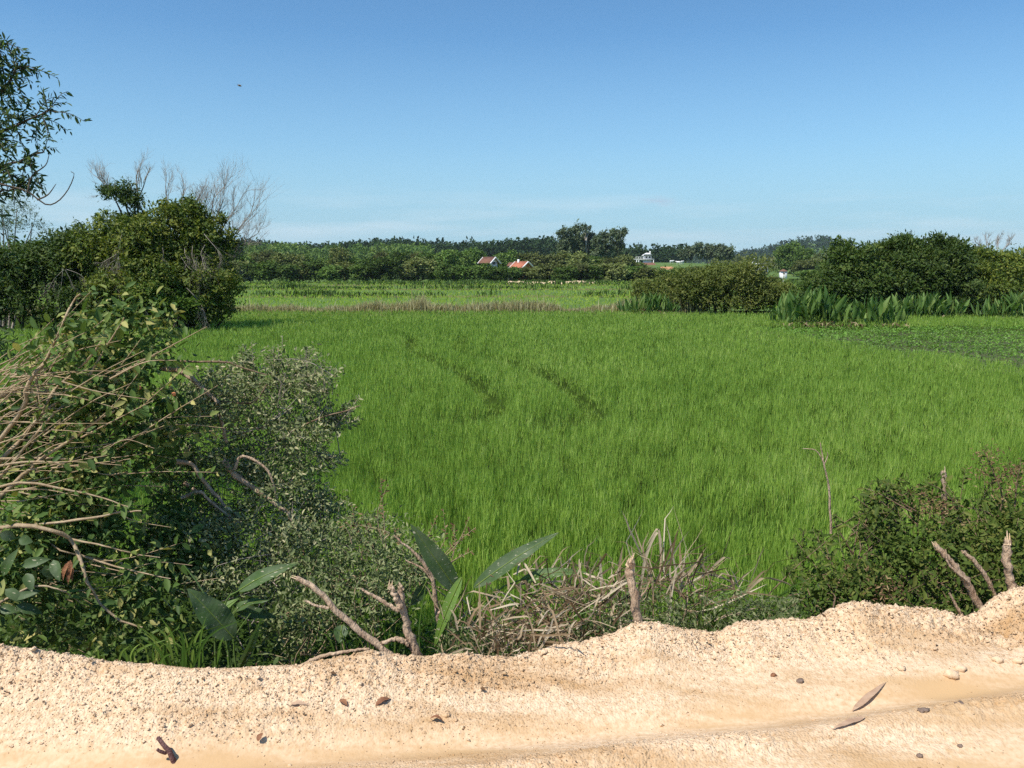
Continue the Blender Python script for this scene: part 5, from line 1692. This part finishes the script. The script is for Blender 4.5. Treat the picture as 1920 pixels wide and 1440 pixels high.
# strap-leaved sedge tufts
def sedge(label, cx, base_y, n, spread, hmin, hmax, Y, seed, mat_='sedge', wd=.010, lean=.5):
    rng = np.random.default_rng(seed)
    b = at(cx, base_y, Y)
    r = thing('sedge_tuft', label, 'sedge', b, 'green sedge tufts along the road edge')
    for q in range(n):
        x = cx + rng.normal(0, spread)
        h = rng.uniform(hmin, hmax)
        dx = rng.normal(0, lean) * h
        Yq = Y + rng.normal(0, .06)
        p = path([(x, base_y + 12), (x + dx * .35, base_y - h * .6), (x + dx, base_y - h * (1 - .25 * rng.random()))], Yq, 7)
        g = G(); ribbon(g, p, wd * rng.uniform(.7, 1.4), np.array([1, rng.normal(0, .3), .1]), rng.random(), fold=.3)
        part('blade', g, M[mat_], r)


sedge('bright sedge tuft fanning out left of the large dark canna blade', 345, 1262, 26, 28, 55, 115, 3.25, 741, lean=.45)
sedge('short sedge tuft low at the sand edge under the cut shrub', 215, 1250, 14, 45, 25, 60, 3.15, 742, lean=1.0)
sedge('thin upright sedge blades among the broken branches', 700, 1240, 16, 60, 50, 110, 3.45, 743, wd=.006, lean=.35)
sedge('green sedge tuft standing in the straw right of the hanging canna blade', 985, 1245, 22, 50, 50, 130, 3.5, 744, wd=.008, lean=.5)
sedge('green sedge tuft arching at the sand edge before the right shrub', 1400, 1185, 22, 50, 40, 120, 3.75, 745, wd=.007, lean=.8)

sedge('dull green sedge tuft mixed with bent dry leaves right of the upright stub', 1300, 1190, 46, 55, 40, 125, 3.8, 746, wd=.008, lean=.7)
sedge('sparse sedge blades behind the matted straw heap', 1090, 1190, 30, 80, 60, 130, 3.75, 747, wd=.007, lean=.5)

# ------------------------------------------------------------------ broken branches
def broken(label, base, pieces, group='broken branch stubs along the sand edge', name='broken_branch', cat='branch'):
    r = thing(name, label, cat, base, group)
    for q, (pts, r0, r1, Y, jag) in enumerate(pieces):
        branch_part(r, 'branch' if q == 0 else 'side_branch', path(pts, Y, 22), r0, r1, M['stub'], 10, .09, int(abs(pts[0][0])) + q, jag)
    return r


broken('long bare broken branch slanting left from the sand edge', at(742, 1240, 3.15), [([(748, 1244), (712, 1212), (660, 1172), (614, 1128), (585, 1100), (556, 1084)], .016, .010, 3.2, 4), ([(616, 1140), (595, 1136), (573, 1127)], .007, .004, 3.18, 2)])
broken('pale forked broken branch stub standing at the sand edge', at(780, 1240, 3.2), [([(786, 1240), (772, 1200), (760, 1165), (752, 1128), (750, 1100)], .021, .012, 3.22, 5), ([(752, 1140), (742, 1120), (732, 1098)], .014, .010, 3.2, 4), ([(748, 1145), (720, 1128), (690, 1112), (678, 1104)], .010, .004, 3.24, 2), ([(768, 1208), (745, 1198), (715, 1206)], .012, .008, 3.2, 2)])
broken('thin crooked dead stick lying low on the sand crest', at(560, 1255, 3.15), [([(562, 1250), (600, 1232), (645, 1222), (692, 1217)], .009, .006, 3.18, 2)])
broken('brown dead stem rising behind the forked stub', at(820, 1200, 3.6), [([(828, 1180), (818, 1140), (812, 1090), (795, 1058), (770, 1030), (738, 1004)], .014, .004, 3.62, 0), ([(822, 1150), (838, 1142), (852, 1128)], .010, .006, 3.6, 3), ([(812, 1088), (790, 1065), (760, 1050)], .008, .003, 3.63, 0)])
broken('upright reddish broken stub planted in the sand mound', at(1195, 1180, 3.28), [([(1199, 1182), (1194, 1145), (1186, 1100), (1181, 1070), (1182, 1052)], .021, .016, 3.28, 5), ([(1192, 1130), (1212, 1105), (1218, 1090)], .005, .002, 3.3, 0)])
broken('leaning stub with a fresh pale break in the right shrub', at(1840, 1140, 3.7), [([(1838, 1142), (1818, 1100), (1795, 1068), (1775, 1045), (1754, 1022)], .019, .013, 3.72, 6), ([(1815, 1090), (1780, 1060), (1772, 1030)], .007, .004, 3.7, 0)])
broken('thin leaning stick right of the freshly broken stub', at(1870, 1125, 3.75), [([(1871, 1128), (1850, 1085), (1825, 1050), (1805, 1035)], .013, .009, 3.76, 3)])
broken('stout upright broken stub at the right edge of the view', at(1897, 1115, 3.7), [([(1900, 1118), (1893, 1080), (1887, 1045), (1889, 1012)], .021, .017, 3.72, 6)])
broken('short stick poking out of the hollow in the right sand berm', at(1802, 1155, 3.6), [([(1804, 1158), (1790, 1130), (1780, 1112)], .008, .005, 3.62, 2)])
broken('weathered grey stake standing behind the right shrub', at(1770, 960, 4.8), [([(1771, 1010), (1770, 940), (1769, 884)], .016, .015, 4.8, 4)])
broken('thin bare sapling standing against the rice left of the right shrub', at(1560, 1000, 4.7), [([(1558, 1000), (1556, 940), (1553, 905), (1545, 870), (1538, 830)], .008, .003, 4.7, 0), ([(1545, 868), (1530, 845), (1505, 841)], .004, .002, 4.7, 0), ([(1546, 870), (1552, 855), (1551, 848)], .003, .002, 4.7, 0)])

# ------------------------------------------------------------------ straw
def straw(label, boxes, n, seed, Lr=(.18, .45), wd=.010, tang=1.0):
    rng = np.random.default_rng(seed)
    c = boxes[0]
    r = thing('straw_clump', label, 'dry grass', at((c[0] + c[1]) / 2, c[3], c[4]), 'dry straw clumps at the sand edge')
    rest = G()
    for q in range(n):
        x0, x1, y0, y1, Y = boxes[rng.integers(len(boxes))]
        p0 = at(rng.uniform(x0, x1), rng.uniform(y0, y1), Y + rng.normal(0, .12))
        d = unit(np.array([rng.normal(.15, .7) * tang, rng.normal(0, .4), rng.uniform(-.1, 1.1)]))
        L = rng.uniform(*Lr)
        m = p0 + d * L * .5
        d2 = unit(d + np.array([rng.normal(0, .6), rng.normal(0, .3), -rng.random() * 1.1]))
        f_ = rng.uniform(.45, .8)
        k_ = p0 + d * L * f_
        e_ = k_ + (d2 if rng.random() < .6 else d) * L * (1 - f_)
        p = np.array([p0, p0 * .5 + k_ * .5, k_, k_ * .5 + e_ * .5, e_]) + rng.normal(size=(5, 3)) * .003
        g = G() if q < 150 else rest
        ribbon(g, p, wd * rng.uniform(.5, 1.5), np.array([1, rng.normal(0, .6), rng.normal(0, .6)]), rng.random(), fold=rng.uniform(0, .6))
        if q < 150: part('straw_blade', g, M['straw'], r)
    if rest.n: part('loose_straw', rest, M['straw'], r, kind='stuff')
    return r


straw('matted heap of pale dry straw left of the upright reddish stub', [(900, 1160, 1090, 1240, 3.45), (950, 1180, 1060, 1150, 3.7), (1000, 1170, 1100, 1210, 3.42), (830, 980, 1140, 1245, 3.4), (900, 1100, 1170, 1240, 3.3)], 620, 751, Lr=(.07, .22), wd=.008)
straw('tall bent dry leaves with broken tips right of the upright stub', [(1180, 1260, 1060, 1150, 3.75), (1200, 1330, 1080, 1180, 3.8), (1270, 1420, 1090, 1180, 3.85)], 130, 752, Lr=(.15, .42), wd=.008)
rng = np.random.default_rng(753)
tl = thing('tall_dry_grass', 'few tall bent dry grass blades standing out against the rice by the stub', 'dry grass', at(1250, 1190, 3.8))
for q, pts in enumerate([[(1225, 1160), (1222, 1080), (1205, 1030), (1217, 995)], [(1200, 1110), (1212, 1040), (1235, 998), (1243, 1062)], [(1240, 1060), (1236, 1000), (1230, 994), (1208, 1030)], [(1160, 1110), (1162, 1060), (1168, 1022)], [(1190, 1075), (1187, 1045), (1183, 1022)], [(1275, 1120), (1280, 1075), (1287, 1022)], [(1265, 1090), (1290, 1075), (1315, 1058), (1342, 1116)],
                         [(1330, 1070), (1345, 1055), (1360, 1045), (1372, 1050)], [(1300, 1072), (1340, 1080), (1385, 1095)], [(1290, 1150), (1340, 1140), (1395, 1115), (1440, 1094)], [(1320, 1170), (1380, 1150), (1430, 1140), (1460, 1150)], [(1400, 1110), (1430, 1085), (1470, 1092), (1486, 1100)], [(1130, 1120), (1127, 1080), (1125, 1040)], [(1060, 1110), (1058, 1080), (1052, 1055)], [(1010, 1080), (1006, 1060), (1004, 1045)], [(1250, 1170), (1258, 1110), (1256, 1060), (1262, 1040)]]):
    g = G(); ribbon(g, path(pts, 3.78 + rng.normal(0, .05), 14), rng.uniform(.010, .017), np.array([1, -.2, .2]), .5 + .5 * rng.random(), fold=.4)
    part('blade', g, M['straw'], tl)

# ------------------------------------------------------------------ right shrub
rng = np.random.default_rng(760)
sr = thing('feathery_shrub', 'dark feathery-leaved shrub with brown twigs at the right behind the sand berm', 'shrub', (2.2, 4.5, .3))
lobes = [pl(1560, 1070, 65, 55, 4.1, .3), pl(1640, 1020, 70, 60, 4.3, .35), pl(1590, 1120, 80, 45, 3.95, .25), pl(1720, 970, 80, 55, 4.5, .35), pl(1740, 1040, 110, 70, 4.3, .4), pl(1700, 1110, 110, 50, 4.0, .3), pl(1830, 960, 90, 60, 4.6, .35), pl(1860, 1040, 90, 80, 4.3, .4), pl(1930, 980, 70, 90, 4.5, .35), pl(1800, 1100, 100, 50, 4.0, .25), pl(1655, 930, 35, 22, 4.5, .15), pl(1950, 1060, 60, 60, 4.2, .3)]
g = G(); tips = []
for l in lobes:
    for q in range(20):
        e = l[0] + rand_dir(rng, 1)[0] * np.array(l[1]) * 1.3; s = l[0] + rng.normal(size=3) * .12 - [0, 0, .22]
        p = smooth_line([s, (s + e) / 2 + rng.normal(size=3) * .05, e], 7)
        tube(g, p, .004, .0012, 4); tips.append(p[2:])
for pts in ([(1640, 1060), (1620, 985), (1655, 950), (1700, 925)], [(1700, 1000), (1640, 960), (1600, 930)], [(1850, 1010), (1880, 940), (1860, 880), (1845, 845)], [(1900, 1000), (1905, 920), (1915, 860)], [(1800, 980), (1780, 930), (1740, 905)], [(1600, 1040), (1570, 990), (1562, 965)], [(1690, 985), (1655, 950), (1640, 935)], [(1880, 985), (1850, 960), (1800, 950)]):
    p = path(pts, 4.5, 10); tube(g, p, .006, .002, 5); tips.append(p[3:])
part('twigs', g, M['bark'], sr, kind='stuff')
P2, D2, R2 = lobe_leaves(rng, sublobes(rng, lobes, 7, .40)[len(lobes):], 600, 10, .028, shell=(.2, 1.0), bump=.35)
A2 = rand_dir(rng, len(P2)) + D2 * .3 + [0, 0, -.1]; N2 = rand_dir(rng, len(P2)) * .6 + [-.2, -.3, .6]
P1, A1, N1 = twig_leaves(rng, tips, .012)
P = np.concatenate([P1, P2]); A = np.concatenate([A1, A2]); N = np.concatenate([N1, N2])
L = .030 * rng.uniform(.5, 1.5, len(P)); L[rng.random(len(P)) < .06] *= 1.7
leafy(sr, P, A, N, L, .42, M['fern'], np.clip(rng.random(len(P)) * .85 + .2 * (P[:, 0] > 2.3) * rng.random(len(P)), 0, 1), 260, 761)
g = G()
P3, D3, R3 = lobe_leaves(rng, [pl(1880, 900, 60, 45, 4.6, .25), pl(1850, 860, 30, 25, 4.6, .15), pl(1640, 1100, 60, 25, 3.9, .2), pl(1745, 950, 50, 30, 4.4, .2)], 130, 8, .03, shell=(.1, 1))
L3 = .022 * rng.uniform(.6, 1.4, len(P3))
leaves(g, P3, rand_dir(rng, len(P3)), rand_dir(rng, len(P3)) * .6 + [-.2, -.3, .6], L3, L3 * .3, rng.random(len(P3)))
part('withered_leaves', g, M['brownleaf'], sr, kind='stuff')

# ------------------------------------------------------------------ overhanging tree at the upper left
rng = np.random.default_rng(770)
tr = thing('overhanging_tree', 'leafy tree reaching in from the left edge above the thicket', 'tree', (-7.6, 8.6, 0))
YT = 8.0
g = G()
tube(g, smooth_line([(-7.6, 8.6, -.2), (-7.5, 8.5, 1.2), (-7.1, 8.3, 2.6), (-6.9, 8.2, 4.2), (-6.7, 8.1, 5.6)], 14), .14, .04, 8, .5, .05, rng)
part('trunk', g, M['treebark'], tr, True)
BR = [[(-330, 330), (-120, 250), (-20, 205), (40, 160), (62, 118)], [(-330, 400), (-100, 300), (0, 260), (60, 235), (118, 208)], [(-330, 430), (-120, 350), (-20, 330), (40, 310), (110, 285)], [(-330, 300), (-120, 180), (-30, 130), (20, 100), (30, 78)], [(-330, 460), (-100, 400), (0, 368), (60, 352)], [(-300, 520), (-120, 600), (-30, 640), (20, 660)]]
lines = []
for q, pts in enumerate(BR):
    p = path([(a - 28, b) for a, b in pts], YT, 20)
    branch_part(tr, 'branch', p, .035, .006, M['treebark'], 6, .05, 60 + q)
    for k in range(26):
        i = rng.integers(6, 20)
        d = unit(np.array([rng.uniform(-.2, 1), rng.normal(0, .5), rng.normal(.1, .6)]))
        L = rng.uniform(.15, .42)
        w_ = smooth_line([p[i], p[i] + d * L * .6, p[i] + d * L + [0, 0, -.06]], 6)
        lines.append(w_)
g = G()
for l in lines: tube(g, l, .005, .0015, 4)
for pts in ([(0, 345), (50, 358), (85, 383), (108, 378), (128, 355), (139, 328), (133, 322)], [(52, 360), (60, 330), (85, 310), (92, 290)], [(70, 375), (90, 365), (105, 345)]):
    tube(g, path(pts, YT - .3, 16), .009, .003, 5)
part('twigs', g, M['treebark'], tr, kind='stuff')
P1, A1, N1 = twig_leaves(rng, lines, .022)
P2, D2, R2 = lobe_leaves(rng, [pl(0, 165, 34, 50, 8, .4), pl(40, 240, 48, 32, 8, .4), pl(-5, 290, 55, 48, 8, .4), pl(-60, 250, 80, 110, 8.1, .6), pl(25, 345, 45, 25, 8, .35), pl(-20, 660, 45, 55, 7.8, .4), pl(10, 110, 24, 26, 8, .3), pl(-100, 450, 70, 150, 8.2, .6)], 330, 7, .08, shell=(.2, 1), bump=.35)
P = np.concatenate([P1, P2]); n = len(P)
A = np.concatenate([A1, rand_dir(rng, len(P2)) + [.5, 0, -.2]]); N = np.concatenate([N1, rand_dir(rng, len(P2)) * .7 + [-.1, -.2, .6]])
L = .068 * rng.uniform(.6, 1.35, n)
M['tree_leaf'] = leafmat('narrow_tree_leaf', [(0, (.022, .05, .018)), (.5, (.05, .095, .03)), (1, (.15, .19, .07))], transl=.35, rough=.55, spec=.2)
leafy(tr, P, A, N, L, .30, M['tree_leaf'], rng.random(n), 220, 771)

# ------------------------------------------------------------------ litter on the sand
def on_road(px, py):
    """Point of the road surface under a photo pixel."""
    lo, hi = 1.6, 4.2
    for _ in range(40):
        m = (lo + hi) / 2
        P = at(px, py, m)
        if P[2] > float(road_z(np.array([P[0]]), np.array([P[1]]), False)[0]): lo = m
        else: hi = m
    P = at(px, py, (lo + hi) / 2)
    P[2] = float(road_z(np.array([P[0]]), np.array([P[1]]))[0])
    return P


def dry_leaf(label, b, t, wd, mat_, arch=.12, lift=.004):
    B, T = on_road(*b), on_road(*t)
    B[2] += lift; T[2] += lift
    g = G(); broad_leaf(g, B, T, wd, (0, -.15, 1), arch, .5, rows=10, cup=.12, wave=.05)
    o = link('fallen_leaf', g.mesh('fallen_leaf', M[mat_], True, origin=B), None, B)
    tag(o, label, 'leaf', 'dead leaves on the sand')


dry_leaf('long pale dry leaf lying on the right of the sand, upper of two', (1598, 1335), (1662, 1280), .027, 'dryleaf', .01, .004)
dry_leaf('tan curled dry leaf pointing left on the sand, lower of two', (1622, 1348), (1560, 1371), .024, 'dryleaf', .03, .004)
dry_leaf('small dark folded leaf on the sand below the forked stub', (637, 1316), (652, 1330), .022, 'russet', .22, .004)
dry_leaf('crumpled brown leaf right of the folded one on the sand', (704, 1324), (734, 1312), .026, 'russet', .22, .004)
dry_leaf('upright russet leaf tip sticking from the sand left of centre', (484, 1398), (494, 1384), .020, 'russet', .25, .014)
dry_leaf('dark shrivelled leaf on the sand near the centre', (806, 1353), (832, 1360), .016, 'russet', .35, .010)
dry_leaf('flat pale brown leaf half buried in the sand left of centre', (545, 1322), (580, 1328), .022, 'dryleaf', .1, .003)
rng = np.random.default_rng(790)
g = G()
n = 110
lx = rng.uniform(-2.3, 2.8, n); ls = -np.abs(rng.normal(0, .14, n)) + .03
ly = crest_y(lx) + ls
P = np.stack([lx, ly, road_z(lx, ly) + .006], -1)
L = rng.uniform(.010, .028, n)
leaves(g, P, rand_dir(rng, n) * [1, 1, .25], rand_dir(rng, n) * .4 + [0, 0, 1], L, L * rng.uniform(.12, .5, n), rng.random(n))
tag(link('leaf_litter', g.mesh('leaf_litter', M['brownleaf'])), 'tiny scraps of dead leaf and twig strewn along the sand crest', 'litter', kind='stuff')
st = thing('forked_stick', 'short purple-brown forked stick poking out of the sand at lower left', 'stick', on_road(335, 1432))
b0 = on_road(328, 1428)
g = G(); tube(g, smooth_line([b0 - [0, 0, .02], b0 + [-.015, .0, .035], at(311, 1402, b0[1] - .0), at(296, 1383, b0[1] + .01)], 10), .0085, .007, 8, .5, .08, np.random.default_rng(3))
part('branch', g, M['stick'], st, True)
g = G(); tube(g, smooth_line([at(312, 1412, b0[1]), at(303, 1410, b0[1] - .01), at(295, 1405, b0[1] - .015)], 6), .006, .005, 7, .5, .08, np.random.default_rng(4))
part('side_branch', g, M['stick'], st, True)


def clod(label, px, py, r, mat_, seed, flat=.75, name='stone', cat='stone', group=None):
    rng = np.random.default_rng(seed)
    bm_v, bm_f = ICO_V, ICO_F
    # one subdivision for a rounder lump
    cache, vs, fs = {}, [tuple(v) for v in bm_v], []

    def mid(a, b):
        k = (min(a, b), max(a, b))
        if k not in cache:
            m = unit((np.array(vs[a]) + np.array(vs[b])) / 2); cache[k] = len(vs); vs.append(tuple(m))
        return cache[k]
    for a, b, c in bm_f:
        ab, bc, ca = mid(a, b), mid(b, c), mid(c, a)
        fs += [(a, ab, ca), (b, bc, ab), (c, ca, bc), (ab, bc, ca)]
    V = np.array(vs)
    V = V * (1 + .16 * rng.normal(size=(len(V), 1))) * r * np.array([1.15, .9, flat])
    P = on_road(px, py); P[2] += r * flat * .35
    g = G(); g.add(V, np.array(fs))
    o = link(name, g.mesh(name, M[mat_], False), None, P)
    tag(o, label, cat, group)


clod('small dark stone on the sand right of centre', 1500, 1279, .014, 'darkstone', 1)
clod('reddish pebble left of the small dark stone', 1450, 1267, .010, 'russet', 2)
clod('dark grey lump half sunk in the sand at right', 1731, 1333, .016, 'darkstone', 3, .5)
clod('flat dark patch of charred lump near the right edge', 1800, 1321, .018, 'darkstone', 4, .25)
clod('pale earth clod with shadowed left side at right', 1782, 1268, .026, 'clod', 5, name='earth_clod', cat='clod', group='earth clods on the sand')
clod('pale earth clod just above the shadowed one at right', 1800, 1256, .020, 'clod', 6, name='earth_clod', cat='clod', group='earth clods on the sand')
clod('broken earth clod near the right edge of the sand', 1870, 1240, .022, 'clod', 7, name='earth_clod', cat='clod', group='earth clods on the sand')
clod('earth clod at the far right edge below the stout stub', 1908, 1242, .018, 'clod', 8, name='earth_clod', cat='clod', group='earth clods on the sand')
clod('earth clod above the long pale dry leaf', 1690, 1256, .014, 'clod', 9, name='earth_clod', cat='clod', group='earth clods on the sand')
clod('round earth clod at the foot of the upright reddish stub', 1226, 1160, .030, 'clod', 10, name='earth_clod', cat='clod', group='earth clods on the sand')
clod('pale clod left of the upright reddish stub', 1160, 1180, .024, 'clod', 11, name='earth_clod', cat='clod', group='earth clods on the sand')
clod('small dark crumb low at the right of the sand', 1724, 1419, .010, 'darkstone', 12)
clod('tiny dark crumb right of the lower dry leaf', 1800, 1400, .008, 'darkstone', 13)
clod('lumpy clod in the hollow of the right sand berm', 1815, 1160, .022, 'clod', 14, name='earth_clod', cat='clod', group='earth clods on the sand')


# ------------------------------------------------------------------ air over the valley
g = G(); box(g, -2600, 2600, -30, 2600, -4, 100)
m, t, out = nodes('valley_air')
pv = t.nodes.new('ShaderNodeVolumePrincipled')
pv.inputs['Color'].default_value = (.80, .90, 1.0, 1)
pv.inputs['Density'].default_value = .00010
pv.inputs['Anisotropy'].default_value = .1
t.links.new(pv.outputs[0], out.inputs['Volume'])
tag(link('haze', g.mesh('haze', m)), 'thin blue haze over the whole valley', 'haze', kind='stuff')
